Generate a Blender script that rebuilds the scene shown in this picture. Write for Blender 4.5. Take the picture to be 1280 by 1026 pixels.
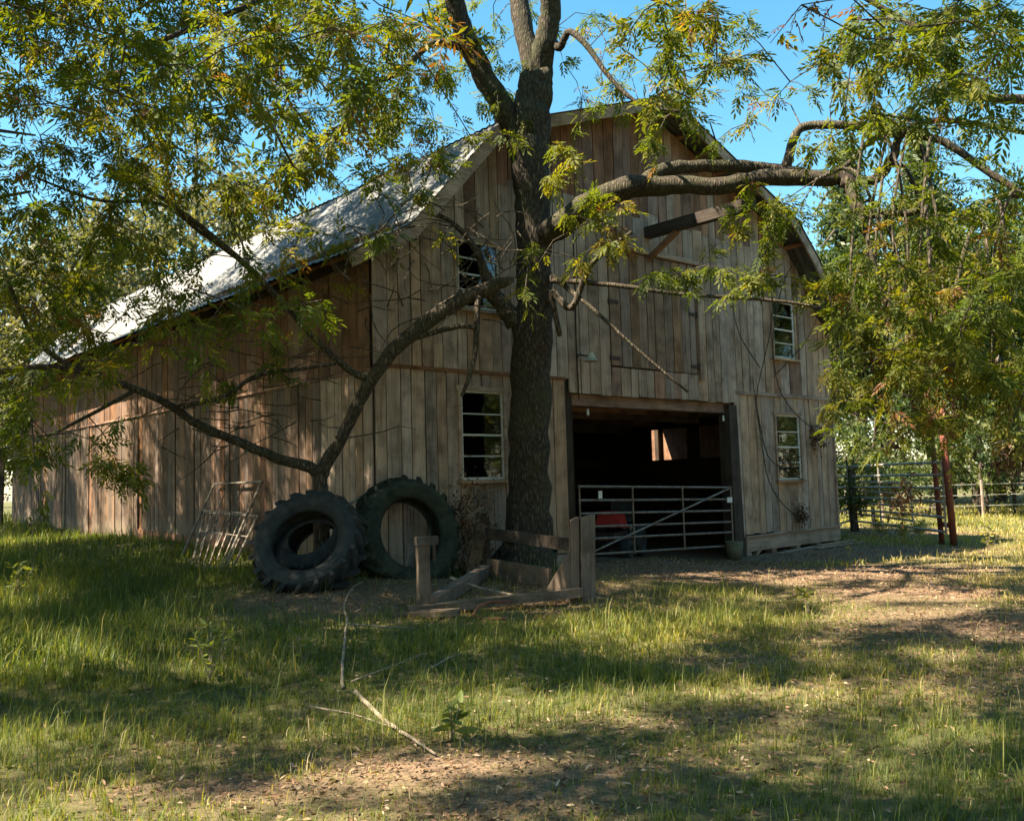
import bpy, math, random
import numpy as np
from mathutils import Vector, Matrix, Euler
for o in list(bpy.data.objects): bpy.data.objects.remove(o)
S = bpy.context.scene
COL = S.collection
R = math.radians
rnd = random.Random(7)
npr = np.random.default_rng(7)

# ------------------------------------------------------------------ camera, sky, sun, exposure
F, PITCH, ROLL, EYE = 1180.0, 0.079, 0.028, 1.5
PW, PH = 1280, 1026
cam = bpy.data.objects.new('camera', bpy.data.cameras.new('camera')); COL.objects.link(cam); S.camera = cam
cam.data.sensor_fit = 'HORIZONTAL'; cam.data.sensor_width = 36; cam.data.lens = 36 * F / PW
cam.data.clip_start = 0.05; cam.data.clip_end = 2000
cam.matrix_world = Matrix.Translation((0, 0, EYE)) @ Matrix.Rotation(math.pi / 2 + PITCH, 4, 'X') @ Matrix.Rotation(-ROLL, 4, 'Z')
SUN_EL, SUN_AZ = R(54), R(-106)                       # azimuth from +Y, clockwise: the sun stands to the left
to_sun = Vector((math.sin(SUN_AZ) * math.cos(SUN_EL), math.cos(SUN_AZ) * math.cos(SUN_EL), math.sin(SUN_EL)))
W = bpy.data.worlds.new('World'); S.world = W; W.use_nodes = True
nt = W.node_tree; bg = nt.nodes['Background']
sky = nt.nodes.new('ShaderNodeTexSky'); sky.sky_type = 'NISHITA'; sky.sun_disc = False
sky.sun_elevation = SUN_EL; sky.sun_rotation = SUN_AZ; sky.air_density = 1.1; sky.dust_density = 0.4; sky.ozone_density = 2.0
hs = nt.nodes.new('ShaderNodeHueSaturation'); hs.inputs['Saturation'].default_value = 1.25; hs.inputs['Hue'].default_value = 0.476; hs.inputs['Value'].default_value = .62
nt.links.new(sky.outputs[0], hs.inputs['Color']); nt.links.new(hs.outputs[0], bg.inputs[0]); bg.inputs[1].default_value = 0.10
sl = bpy.data.lights.new('sun', 'SUN'); sl.energy = 5.0; sl.angle = R(0.53); sl.color = (1.0, 0.88, 0.69)
so = bpy.data.objects.new('sun', sl); COL.objects.link(so)
so.rotation_euler = to_sun.to_track_quat('Z', 'Y').to_euler(); so.location = to_sun * 60
S.view_settings.view_transform = 'Standard'; S.view_settings.look = 'None'
S.view_settings.exposure = 2.22; S.view_settings.gamma = 1
S.render.engine = 'CYCLES'
S.cycles.max_bounces = 6; S.cycles.transparent_max_bounces = 8; S.cycles.diffuse_bounces = 3

# ------------------------------------------------------------------ pixel -> direction helpers, barn frame, terrain
CX, CY, YAW = -1.928, 13.115, 0.727
BU = Vector((math.cos(YAW), math.sin(YAW), 0)); BV = Vector((-math.sin(YAW), math.cos(YAW), 0)); BO = Vector((CX, CY, 0))
CAM = Vector((0, 0, EYE))
def ray(px, py):
    a, b = px - PW / 2, py - PH / 2
    cr, sr = math.cos(ROLL), math.sin(ROLL)
    X, Y = a * cr - b * sr, a * sr + b * cr
    c, s = math.cos(PITCH), math.sin(PITCH)
    z = -Y / F
    return Vector((X / F, c - z * s, s + z * c))
def at(px, py, depth):
    r = ray(px, py); return CAM + r * (depth / r.y)
def project(P):
    P = np.asarray(P, float) - np.array([0, 0, EYE])
    c, s = math.cos(PITCH), math.sin(PITCH)
    d = P[..., 1] * c + P[..., 2] * s; z = -P[..., 1] * s + P[..., 2] * c
    d = np.where(d < 0.05, np.nan, d)
    X = F * P[..., 0] / d; Y = -F * z / d
    cr, sr = math.cos(ROLL), math.sin(ROLL)
    return np.stack([PW / 2 + X * cr + Y * sr, PH / 2 - X * sr + Y * cr], -1)
GP = np.array([(0, 0, 0), (0, 5, 0), (-3, 5, .03), (4, 5, 0), (-5, 9, .2), (-1.93, 13.1, .40), (7.1, 21.2, .03), (.87, 15.6, .16), (4.4, 18.7, -.04), (-14.3, 27.1, .77),
               (-6.9, 18.7, .64), (-5.1, 16.7, .50), (9, 20, 0), (15, 30, 0), (-11, 15, .5), (3, 11, 0), (8, 13, -.05), (14, 18, 0), (-20, 30, .8), (20, 60, .2), (-25, 60, .9), (0, 40, .4),
               (-60, 20, .8), (60, 20, 0), (0, -30, 0), (60, 90, .5), (-60, 90, 1), (0, 10.5, .09), (0, 13, .2)])
def ground_np(x, y):
    x = np.asarray(x, float); y = np.asarray(y, float)
    d2 = (x[..., None] - GP[:, 0]) ** 2 + (y[..., None] - GP[:, 1]) ** 2
    w = 1 / (d2 + 1.2) ** 1.8
    z = (w * GP[:, 2]).sum(-1) / w.sum(-1)
    return z + 0.018 * np.sin(x * 1.3 + .7 * y) * np.sin(y * .9 - .4 * x) + 0.01 * np.sin(3.1 * x) * np.sin(2.7 * y + 1)
def gz(x, y): return float(ground_np(x, y))
def on_ground(px, py):
    r = ray(px, py); t = 2.0
    for _ in range(60):
        P = CAM + r * t
        h = P.z - gz(P.x, P.y)
        t += max(-2, min(2, h / max(0.03, -r.z) * .7))
        if abs(h) < .002: break
    P = CAM + r * t; P.z = gz(P.x, P.y); return P
def loc(P):                                            # world -> barn local
    d = Vector(P) - BO; return Vector((d.dot(BU), d.dot(BV), d.z))
def wld(u, v, z): return BO + BU * u + BV * v + Vector((0, 0, z))
def front_pt(px, py, off=0.0):
    r = ray(px, py); t = (BO + BV * off - CAM).dot(BV) / r.dot(BV); return CAM + r * t

# ------------------------------------------------------------------ mesh helpers
class MB:
    def __init__(s): s.v = []; s.f = []
    def box(s, c, size, M=None):
        n = len(s.v); hx, hy, hz = [q / 2 for q in size]; c = Vector(c)
        for x, y, z in [(-1,-1,-1),(1,-1,-1),(1,1,-1),(-1,1,-1),(-1,-1,1),(1,-1,1),(1,1,1),(-1,1,1)]:
            p = Vector((x*hx, y*hy, z*hz))
            s.v.append(tuple(c + (M @ p if M else p)))
        s.f += [tuple(n+i for i in q) for q in [(0,3,2,1),(4,5,6,7),(0,1,5,4),(1,2,6,5),(2,3,7,6),(3,0,4,7)]]
        return s
    def hexa(s, P):
        n = len(s.v); s.v += [tuple(p) for p in P]
        s.f += [tuple(n+i for i in q) for q in [(0,3,2,1),(4,5,6,7),(0,1,5,4),(1,2,6,5),(2,3,7,6),(3,0,4,7)]]
        return s
    def beam(s, a, b, w, h, up=(0, 0, 1)):
        a, b = Vector(a), Vector(b); d = (b - a); L = d.length; d.normalize(); up = Vector(up)
        x = d.cross(up)
        if x.length < 1e-3: x = d.cross(Vector((1, 0, 0)))
        x.normalize(); z = x.cross(d)
        M = Matrix((x, d, z)).transposed()
        return s.box((a + b) / 2, (w, L, h), M)
    def tube(s, pts, rad, n=8, jit=0.0, cap=True):
        pts = [Vector(p) for p in pts]; k = len(pts)
        if not hasattr(rad, '__len__'): rad = [rad] * k
        base = len(s.v); t0 = (pts[1] - pts[0]).normalized()
        a = t0.cross(Vector((0, 0, 1)));  a = a if a.length > .05 else t0.cross(Vector((1, 0, 0))); a.normalize()
        for i in range(k):
            t = (pts[min(i+1, k-1)] - pts[max(i-1, 0)]).normalized()
            a = (a - t * a.dot(t)); a.normalize(); b = t.cross(a)
            for j in range(n):
                q = 2 * math.pi * j / n; r = rad[i] * (1 + (rnd.uniform(-jit, jit) if jit else 0))
                s.v.append(tuple(pts[i] + a * math.cos(q) * r + b * math.sin(q) * r))
        for i in range(k - 1):
            for j in range(n):
                j2 = (j + 1) % n; A = base + i * n; B = A + n
                s.f.append((A + j, A + j2, B + j2, B + j))
        if cap:
            s.f.append(tuple(base + j for j in range(n))[::-1]); s.f.append(tuple(base + (k-1)*n + j for j in range(n)))
        return s
    def lathe(s, prof, n=32, closed=False):
        base = len(s.v); k = len(prof)
        for j in range(n):
            q = 2 * math.pi * j / n
            for r, z in prof: s.v.append((r * math.cos(q), r * math.sin(q), z))
        m = k if closed else k - 1
        for j in range(n):
            for i in range(m):
                A = base + j * k; B = base + ((j + 1) % n) * k; i2 = (i + 1) % k
                s.f.append((A + i, B + i, B + i2, A + i2))
        return s
    def build(s, name, mat, parent=None, smooth=False, origin=None):
        me = bpy.data.meshes.new(name)
        v = s.v
        if origin is not None:
            o_ = Vector(origin); v = [tuple(Vector(p) - o_) for p in v]
        me.from_pydata(v, [], s.f); me.update()
        if smooth: me.polygons.foreach_set('use_smooth', [True] * len(me.polygons))
        if mat: me.materials.append(mat)
        ob = bpy.data.objects.new(name, me); COL.objects.link(ob)
        if parent: ob.parent = parent
        if origin is not None: ob.location = origin
        return ob
def tag(o, label=None, cat=None, group=None, kind=None):
    if label: o['label'] = label
    if cat: o['category'] = cat
    if group: o['group'] = group
    if kind: o['kind'] = kind
    return o
def empty(name, locn=(0, 0, 0), rz=0, label=None, cat=None, group=None):
    e = bpy.data.objects.new(name, None); COL.objects.link(e); e.location = locn; e.rotation_euler = (0, 0, rz); e.empty_display_size = .2
    return tag(e, label, cat, group)
def mesh_np(name, V, Fq, mat, parent=None, attrs=None, smooth=False):
    """numpy mesh: V (n,3); Fq (m,k)"""
    me = bpy.data.meshes.new(name); m, k = Fq.shape
    me.vertices.add(len(V)); me.vertices.foreach_set('co', np.ascontiguousarray(V, np.float32).ravel())
    me.loops.add(m * k); me.loops.foreach_set('vertex_index', np.ascontiguousarray(Fq, np.int32).ravel())
    me.polygons.add(m); me.polygons.foreach_set('loop_start', np.arange(0, m * k, k, dtype=np.int32))
    for a, val in (attrs or {}).items():
        at_ = me.attributes.new(a, 'FLOAT', 'POINT'); at_.data.foreach_set('value', np.ascontiguousarray(val, np.float32))
    me.update(calc_edges=True); me.validate()
    if smooth: me.polygons.foreach_set('use_smooth', np.ones(m, bool))
    me.materials.append(mat)
    ob = bpy.data.objects.new(name, me); COL.objects.link(ob)
    if parent: ob.parent = parent
    return ob

# ------------------------------------------------------------------ materials
def newmat(name):
    m = bpy.data.materials.new(name); m.use_nodes = True; t = m.node_tree
    b = t.nodes['Principled BSDF']; b.inputs['Roughness'].default_value = .85; b.inputs['Specular IOR Level'].default_value = .25
    return m, t, b
def N(t, typ, **kw):
    n = t.nodes.new(typ)
    for k, v in kw.items():
        if k in n.inputs: n.inputs[k].default_value = v
        else: setattr(n, k, v)
    return n
def ramp(t, fac, stops):
    r = t.nodes.new('ShaderNodeValToRGB'); e = r.color_ramp.elements
    while len(e) > 1: e.remove(e[0])
    e[0].position = stops[0][0]; e[0].color = (*stops[0][1], 1)
    for p, c in stops[1:]:
        q = e.new(p); q.color = (*c, 1)
    t.links.new(fac, r.inputs[0]); return r.outputs[0]
def mix(t, fac, a, b, mode='MIX'):
    n = t.nodes.new('ShaderNodeMix'); n.data_type = 'RGBA'; n.blend_type = mode
    for s_, v in ((0, fac), (6, a), (7, b)):
        if hasattr(v, 'links'): t.links.new(v, n.inputs[s_])
        else: n.inputs[s_].default_value = v if s_ == 0 else (*v, 1)
    return n.outputs[2]
def noise(t, vec, scale, detail=4, rough=.6, dist=0):
    n = N(t, 'ShaderNodeTexNoise', Scale=scale, Detail=detail, Roughness=rough, Distortion=dist)
    if vec is not None: t.links.new(vec, n.inputs['Vector'])
    return n.outputs['Fac']
def mapping(t, vec, scale=(1, 1, 1), locv=(0, 0, 0)):
    n = N(t, 'ShaderNodeMapping'); n.inputs['Scale'].default_value = scale; n.inputs['Location'].default_value = locv
    t.links.new(vec, n.inputs['Vector']); return n.outputs[0]
def math_n(t, op, a, b=None, clamp=False):
    n = t.nodes.new('ShaderNodeMath'); n.operation = op; n.use_clamp = clamp
    for i, v in enumerate((a, b)):
        if v is None: continue
        if hasattr(v, 'links'): t.links.new(v, n.inputs[i])
        else: n.inputs[i].default_value = v
    return n.outputs[0]
def bump(t, b, h, strength=.4, dist=.01):
    n = N(t, 'ShaderNodeBump', Strength=strength, Distance=dist); t.links.new(h, n.inputs['Height']); t.links.new(n.outputs[0], b.inputs['Normal'])
def wood(name, stops, axis='z', spread=.55, moss=0.0, splash=False, roughv=.88):
    m, t, b = newmat(name)
    tc = N(t, 'ShaderNodeTexCoord'); oi = N(t, 'ShaderNodeObjectInfo')
    sc = N(t, 'ShaderNodeVectorMath', operation='SCALE'); sc.inputs[0].default_value = (61, 37, 53); t.links.new(oi.outputs['Random'], sc.inputs['Scale'])
    ad = N(t, 'ShaderNodeVectorMath', operation='ADD'); t.links.new(tc.outputs['Object'], ad.inputs[0]); t.links.new(sc.outputs[0], ad.inputs[1])
    st = {'z': (55, 55, 1.6), 'x': (1.6, 55, 55), 'y': (55, 1.6, 55)}[axis]
    st2 = {'z': (9, 9, .9), 'x': (.9, 9, 9), 'y': (9, .9, 9)}[axis]
    g = noise(t, mapping(t, ad.outputs[0], st), 1.0, 5, .65, .3)
    g2 = noise(t, mapping(t, ad.outputs[0], st2), 1.0, 3, .6, .6)
    blot = noise(t, ad.outputs[0], 2.6, 4, .6)
    f = math_n(t, 'ADD', math_n(t, 'MULTIPLY', g, .55), math_n(t, 'MULTIPLY', g2, .45))
    c = ramp(t, f, stops)
    dk = ramp(t, blot, [(.28, (.45, .42, .40)), (.55, (1, 1, 1)), (.8, (1.12, 1.08, 1.0))])
    c = mix(t, 1.0, c, dk, 'MULTIPLY')
    v = math_n(t, 'ADD', math_n(t, 'MULTIPLY', oi.outputs['Random'], spread), 1 - spread * .55)
    cv = N(t, 'ShaderNodeCombineXYZ'); [t.links.new(v, cv.inputs[i]) for i in range(3)]
    c = mix(t, 1.0, c, cv.outputs[0], 'MULTIPLY')
    hue = N(t, 'ShaderNodeHueSaturation'); t.links.new(c, hue.inputs['Color'])
    r2 = math_n(t, 'FRACT', math_n(t, 'MULTIPLY', oi.outputs['Random'], 17.3))
    t.links.new(math_n(t, 'ADD', math_n(t, 'MULTIPLY', r2, .4), .68), hue.inputs['Saturation']); c = hue.outputs[0]
    geo = N(t, 'ShaderNodeNewGeometry')
    big = noise(t, geo.outputs['Position'], .9, 4, .6)
    if moss:
        mk = ramp(t, big, [(.5, (0, 0, 0)), (.72, (1, 1, 1))]); mf = math_n(t, 'MULTIPLY', mk, moss)
        c = mix(t, mf, c, (.085, .09, .045))
    if splash:                                          # silt splashed on the board ends near the ground
        sx = N(t, 'ShaderNodeSeparateXYZ'); t.links.new(tc.outputs['Object'], sx.inputs[0])
        zz = math_n(t, 'ADD', sx.outputs['Z'], math_n(t, 'MULTIPLY', math_n(t, 'SUBTRACT', g2, .5), .35))
        sf = N(t, 'ShaderNodeMapRange'); t.links.new(zz, sf.inputs[0]); sf.inputs[1].default_value = .22; sf.inputs[2].default_value = .42; sf.inputs[3].default_value = .65; sf.inputs[4].default_value = 0
        c = mix(t, sf.outputs[0], c, (.19, .145, .10))
    t.links.new(c, b.inputs['Base Color']); b.inputs['Roughness'].default_value = roughv
    bump(t, b, f, .55, .012)
    return m
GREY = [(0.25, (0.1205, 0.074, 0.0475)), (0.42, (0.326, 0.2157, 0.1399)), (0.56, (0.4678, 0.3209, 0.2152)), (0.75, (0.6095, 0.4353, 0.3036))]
DOOR = [(0.25, (0.081, 0.0448, 0.0273)), (0.42, (0.216, 0.1288, 0.0777)), (0.56, (0.3172, 0.196, 0.1208)), (0.75, (0.432, 0.28, 0.1785))]
BROWN = [(0.25, (0.0904, 0.0446, 0.0255)), (0.45, (0.2444, 0.1232, 0.0686)), (0.6, (0.34, 0.1767, 0.0986)), (0.78, (0.4462, 0.2499, 0.1452))]
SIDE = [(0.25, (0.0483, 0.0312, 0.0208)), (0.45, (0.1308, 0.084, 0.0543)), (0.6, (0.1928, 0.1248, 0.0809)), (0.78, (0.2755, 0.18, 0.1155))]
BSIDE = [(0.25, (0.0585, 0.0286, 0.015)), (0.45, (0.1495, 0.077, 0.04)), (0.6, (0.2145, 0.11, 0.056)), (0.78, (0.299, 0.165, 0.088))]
STAND = [(0.25, (0.052, 0.0352, 0.0231)), (0.45, (0.143, 0.0946, 0.063)), (0.6, (0.221, 0.1485, 0.0998)), (0.78, (0.312, 0.22, 0.1522))]
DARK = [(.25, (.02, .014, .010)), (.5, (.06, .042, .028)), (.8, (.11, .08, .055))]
M = {}
M['grey'] = wood('weathered_grey_wood', GREY, 'z', .34, .1); M['door'] = wood('loft_door_wood', DOOR, 'z', .34, .1)
M['brown'] = wood('sheltered_brown_wood', BROWN, 'z', .5, .1)
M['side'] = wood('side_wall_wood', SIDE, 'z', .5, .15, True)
M['stand'] = wood('stand_timber_z', STAND, 'z', .4, .4); M['standx'] = wood('stand_timber', STAND, 'x', .4, .4)
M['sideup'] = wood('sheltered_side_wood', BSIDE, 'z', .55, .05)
M['greyx'] = wood('weathered_wood_along', GREY, 'x', .4, .3)
M['greyy'] = wood('weathered_wood_along_y', GREY, 'y', .4, .3)
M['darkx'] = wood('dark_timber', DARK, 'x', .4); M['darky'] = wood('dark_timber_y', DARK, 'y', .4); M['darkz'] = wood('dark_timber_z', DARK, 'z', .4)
M['brownx'] = wood('brown_timber', BROWN, 'x', .4); M['browny'] = wood('brown_timber_y', BROWN, 'y', .4)
def metal(name, c1, c2, rough=.55, met=.6, sc=6, bumpy=.1, streak=False):
    m, t, b = newmat(name); tc = N(t, 'ShaderNodeTexCoord'); oi = N(t, 'ShaderNodeObjectInfo')
    v4 = N(t, 'ShaderNodeVectorMath', operation='SCALE'); v4.inputs[0].default_value = (31, 17, 23); t.links.new(oi.outputs['Random'], v4.inputs['Scale'])
    ad = N(t, 'ShaderNodeVectorMath', operation='ADD'); t.links.new(tc.outputs['Object'], ad.inputs[0]); t.links.new(v4.outputs[0], ad.inputs[1])
    vec = mapping(t, ad.outputs[0], (1, 5, 1)) if streak else ad.outputs[0]
    n = noise(t, vec, sc, 6, .65); f = ramp(t, n, [(.42, (0, 0, 0)), (.64, (1, 1, 1))])
    c = mix(t, f, c1, c2); t.links.new(c, b.inputs['Base Color'])
    b.inputs['Metallic'].default_value = met; b.inputs['Roughness'].default_value = rough; b.inputs['Specular IOR Level'].default_value = .5
    bump(t, b, n, bumpy, .004); return m
M['roof'] = metal('galvanised_sheet', (.14, .145, .14), (.08, .074, .064), .6, .25, 2.2, .12, True)
M['oldtube'] = metal('dirty_old_tube', (.28, .24, .19), (.14, .10, .07), .7, .2, 9)
M['gate'] = metal('dull_gate_paint', (.25, .21, .17), (.14, .09, .06), .55, .35, 9)
M['galv'] = metal('galvanised_tube', (.50, .47, .41), (.28, .22, .16), .45, .5, 7)
M['rust'] = metal('rust_red_steel', (.22, .055, .03), (.10, .035, .022), .75, .15, 8, .3)
M['iron'] = metal('dark_iron', (.05, .035, .03), (.10, .05, .03), .7, .5, 20, .3)
M['red'] = metal('red_paint', (.50, .035, .02), (.38, .03, .02), .4, .0, 5)
M['white'] = metal('white_paint', (.72, .69, .60), (.45, .40, .32), .6, 0, 30, .1)
M['plastic'] = metal('pale_plastic', (.75, .73, .68), (.6, .57, .5), .5, 0, 6)
def simple(name, c1, c2, sc=20, rough=.85, bs=.3, spec=.25):
    m, t, b = newmat(name); tc = N(t, 'ShaderNodeTexCoord'); n = noise(t, tc.outputs['Object'], sc, 6, .65)
    t.links.new(ramp(t, n, [(.3, c1), (.7, c2)]), b.inputs['Base Color']); b.inputs['Roughness'].default_value = rough; b.inputs['Specular IOR Level'].default_value = spec
    bump(t, b, n, bs, .01); return m
M['rubber'] = simple('old_tyre_rubber', (.012, .013, .013), (.05, .052, .048), 9, .75, .4, .35)
M['rubber2'] = simple('mossy_tyre_rubber', (.013, .016, .011), (.05, .058, .036), 7, .85, .4)
M['dusty'] = simple('dusty_tan', (.10, .085, .05), (.17, .15, .09), 9)
M['hose'] = simple('red_brown_hose', (.16, .05, .035), (.28, .11, .07), 9)
M['twig'] = simple('dry_twig', (.16, .12, .085), (.36, .29, .21), 18)
M['pale'] = simple('pale_nest', (.5, .42, .26), (.65, .58, .4), 18)
def bark(name, c1, c2, c3, moss=.4):
    m, t, b = newmat(name); tc = N(t, 'ShaderNodeTexCoord'); vec = mapping(t, tc.outputs['Object'], (1, 1, .22))
    n1 = noise(t, vec, 26, 6, .7, .5); n2 = noise(t, tc.outputs['Object'], 2.2, 4, .6)
    vo = N(t, 'ShaderNodeTexVoronoi', Scale=30.0); vo.feature = 'DISTANCE_TO_EDGE'; t.links.new(vec, vo.inputs['Vector'])
    f = math_n(t, 'ADD', math_n(t, 'MULTIPLY', n1, .7), math_n(t, 'MULTIPLY', vo.outputs['Distance'], .9))
    c = ramp(t, f, [(.28, c1), (.5, c2), (.75, c3)])
    mk = ramp(t, n2, [(.45, (0, 0, 0)), (.68, (1, 1, 1))])
    c = mix(t, math_n(t, 'MULTIPLY', mk, moss), c, (.055, .065, .022)); t.links.new(c, b.inputs['Base Color'])
    bump(t, b, f, .9, .03); return m
M['bark'] = bark('tree_bark', (.012, .009, .006), (.053, .040, .028), (.135, .105, .07), .5)
M['bark2'] = bark('lichen_bark', (.020, .015, .010), (.072, .055, .039), (.20, .16, .115), .3)
def leafmat(name, cols, trans=.45, rough=.5):
    m, t, b = newmat(name); a = N(t, 'ShaderNodeAttribute', attribute_name='tint')
    c = ramp(t, a.outputs['Fac'], cols); t.links.new(c, b.inputs['Base Color']); b.inputs['Roughness'].default_value = rough; b.inputs['Specular IOR Level'].default_value = .3
    tr = N(t, 'ShaderNodeBsdfTranslucent'); br = mix(t, 1.0, c, (1.6, 1.55, .4), 'MULTIPLY'); t.links.new(br, tr.inputs['Color'])
    mx = N(t, 'ShaderNodeMixShader'); mx.inputs[0].default_value = trans
    t.links.new(b.outputs[0], mx.inputs[1]); t.links.new(tr.outputs[0], mx.inputs[2]); t.links.new(mx.outputs[0], t.nodes['Material Output'].inputs[0]); return m
M['leaf'] = leafmat('crown_leaves', [(0, (.038, .066, .012)), (.45, (.082, .112, .015)), (.8, (.150, .155, .018)), (.97, (.23, .18, .022)), (1, (.16, .07, .03))], .48, .6)
M['leaffar'] = leafmat('far_leaves', [(0, (.035, .06, .022)), (.5, (.07, .10, .032)), (1, (.13, .14, .045))], .35)
M['leafgrey'] = leafmat('pale_far_leaves', [(0, (.075, .085, .05)), (.5, (.13, .135, .075)), (1, (.22, .19, .11))], .35)  # paler, greyer leaf colours for the trees behind the barn
M['leafdry'] = leafmat('dry_leaves', [(0, (.035, .02, .012)), (.5, (.10, .055, .028)), (1, (.22, .14, .075))], .2, .8)
M['litter'] = leafmat('leaf_litter', [(0, (.07, .038, .022)), (.5, (.20, .115, .064)), (.85, (.36, .23, .14)), (1, (.48, .36, .24))], .1, .8)
M['blade'] = leafmat('grass_blades', [(0, (.055, .090, .022)), (.4, (.125, .160, .036)), (.7, (.25, .235, .050)), (.88, (.37, .30, .10)), (1, (.50, .40, .22))], .4, .6)
def glassmat():
    m, t, b = newmat('window_glass'); t.nodes.remove(b)
    g = N(t, 'ShaderNodeBsdfGlossy', Roughness=.03); g.inputs['Color'].default_value = (.9, .95, .95, 1)
    tr = N(t, 'ShaderNodeBsdfTransparent'); tr.inputs['Color'].default_value = (.55, .62, .6, 1)
    n = noise(t, N(t, 'ShaderNodeTexCoord').outputs['Object'], 3.0, 2)
    bp = N(t, 'ShaderNodeBump', Strength=.06, Distance=.02); t.links.new(n, bp.inputs['Height']); t.links.new(bp.outputs[0], g.inputs['Normal'])
    fr = N(t, 'ShaderNodeFresnel', IOR=1.9); mx = N(t, 'ShaderNodeMixShader')
    t.links.new(fr.outputs[0], mx.inputs[0]); t.links.new(tr.outputs[0], mx.inputs[1]); t.links.new(g.outputs[0], mx.inputs[2])
    t.links.new(mx.outputs[0], t.nodes['Material Output'].inputs[0]); return m
M['glass'] = glassmat()
def soil():
    m, t, b = newmat('soil_and_thatch'); geo = N(t, 'ShaderNodeNewGeometry'); P = geo.outputs['Position']
    n1 = noise(t, P, 38, 6, .7); n2 = noise(t, P, 1.1, 5, .6); n3 = noise(t, P, 140, 3, .6)
    c = ramp(t, n1, [(.3, (.085, .053, .032)), (.5, (.215, .140, .089)), (.72, (.36, .255, .17))])
    a = N(t, 'ShaderNodeAttribute', attribute_name='green')
    g = ramp(t, n3, [(.3, (.055, .060, .018)), (.7, (.13, .13, .045))])
    gf = math_n(t, 'ADD', math_n(t, 'MULTIPLY', a.outputs['Fac'], .9), math_n(t, 'MULTIPLY', math_n(t, 'SUBTRACT', n2, .5), 1.2), True)
    c = mix(t, gf, c, g); t.links.new(c, b.inputs['Base Color']); b.inputs['Roughness'].default_value = .95
    bump(t, b, math_n(t, 'ADD', n1, math_n(t, 'MULTIPLY', n3, .5)), .8, .03); return m
M['soil'] = soil()
M['dirt'] = simple('barn_floor_dirt', (.03, .022, .015), (.10, .075, .05), 12, .95)

# ------------------------------------------------------------------ ground
# bare / leafy patches and lush patches (ground positions read from the photograph): (px, py, radius across m, radius along m, strength)
BARE = [(770, 706, 1.7, 1.1, 1.1), (880, 704, 2.0, 1.4, 1.15), (980, 698, 2.2, 1.6, 1.15), (1080, 690, 2.0, 1.4, 1.1), (1130, 712, 1.8, 1.1, .9), (850, 715, 3.2, 1.3, 1.0), (1010, 715, 3.0, 1.6, .95), (1180, 740, 2.2, 1.3, .85), (1250, 780, 1.8, 1.2, .8), (440, 748, 1.3, .8, 1.0), (620, 745, 1.9, 1.5, .95), (1100, 800, 1.8, .9, .45),
        (930, 830, .7, .45, .6), (520, 960, .8, .35, .75), (330, 985, .9, .3, .7), (760, 960, .8, .3, .55), (1200, 850, 1.4, .7, .55), (900, 900, .9, .3, .4), (640, 1010, .8, .25, .7), (1000, 690, 3, 1, .9), (250, 940, .6, .25, .35), (1120, 665, 1.8, 2.5, .8)]
BP = [(on_ground(a, b), c, d, e) for a, b, c, d, e in BARE]
def bare_np(x, y):
    k = np.zeros_like(np.asarray(x, float))
    for P, rx, ry, s in BP:
        k = np.maximum(k, s * np.exp(-(((x - P.x) / rx) ** 2 + ((y - P.y) / ry) ** 2) * .9))
    return k
def vnoise(x, y, s, seed=0):
    r = np.random.default_rng(seed); out = np.zeros_like(np.asarray(x, float))
    for o in range(4):
        for _ in range(3):
            a = r.uniform(0, 2 * math.pi); ph = r.uniform(0, 6.28); k = s * 2 ** o * r.uniform(.7, 1.3)
            out = out + np.sin((x * math.cos(a) + y * math.sin(a)) * k + ph) / (1.5 ** o)
    return out / 4.2
def grid_ground():
    xs = np.concatenate([np.linspace(-300, -26, 12)[:-1], np.linspace(-26, 26, 150), np.linspace(26, 300, 12)[1:]])
    ys = np.concatenate([np.linspace(-120, -2, 8)[:-1], np.linspace(-2, 42, 140), np.linspace(42, 500, 16)[1:]])
    X, Y = np.meshgrid(xs, ys); Z = ground_np(X, Y)
    V = np.stack([X.ravel(), Y.ravel(), Z.ravel()], 1); nx = len(xs); ny = len(ys)
    i = (np.arange(ny - 1)[:, None] * nx + np.arange(nx - 1)[None]).ravel()
    Fq = np.stack([i, i + 1, i + nx + 1, i + nx], 1)
    g = np.where(((X - BO.x)*BU.x + (Y - BO.y)*BU.y > .2) & ((X - BO.x)*BU.x + (Y - BO.y)*BU.y < 12) & ((X - BO.x)*BV.x + (Y - BO.y)*BV.y > -.3) & ((X - BO.x)*BV.x + (Y - BO.y)*BV.y < 18.5), -1, np.clip(1 - bare_np(X, Y) * 1.3, 0, 1)).ravel()
    ob = mesh_np('ground', V, Fq, M['soil'], attrs={'green': g}, smooth=True); tag(ob, 'shaded grassy farmyard ground with bare leafy patches', 'ground', kind='structure'); return ob
grid_ground()

# ------------------------------------------------------------------ barn
WD, LEN = 12.14, 18.6
barn = empty('barn', BO, YAW, 'old weathered plank barn with gambrel metal roof and open gated bay', 'barn')
PROF = [(-.68, 4.60), (.29, 5.12), (2.0, 6.98), (6.12, 8.46), (10.2, 6.83), (10.95, 6.13), (11.65, 5.12), (12.7, 4.61)]
def roof_z(u):
    for (a, za), (b, zb) in zip(PROF, PROF[1:]):
        if a <= u <= b: return za + (zb - za) * (u - a) / (b - a)
    return 4.6
BELT = 3.22
OP = (3.75, 8.46, 3.02)                                   # opening
HOLES_L = [(1.50, 2.38, 1.60, 2.95), (9.88, 10.80, 1.46, 2.82)]
HOLES_U = [(1.47, 2.35, 4.20, 5.26), (9.90, 10.74, 4.02, 5.24), (4.86, 7.32, 3.50, 5.62)]
fw = MB()                                                # dark backing sheet added so gaps between the boards look shaded
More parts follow.
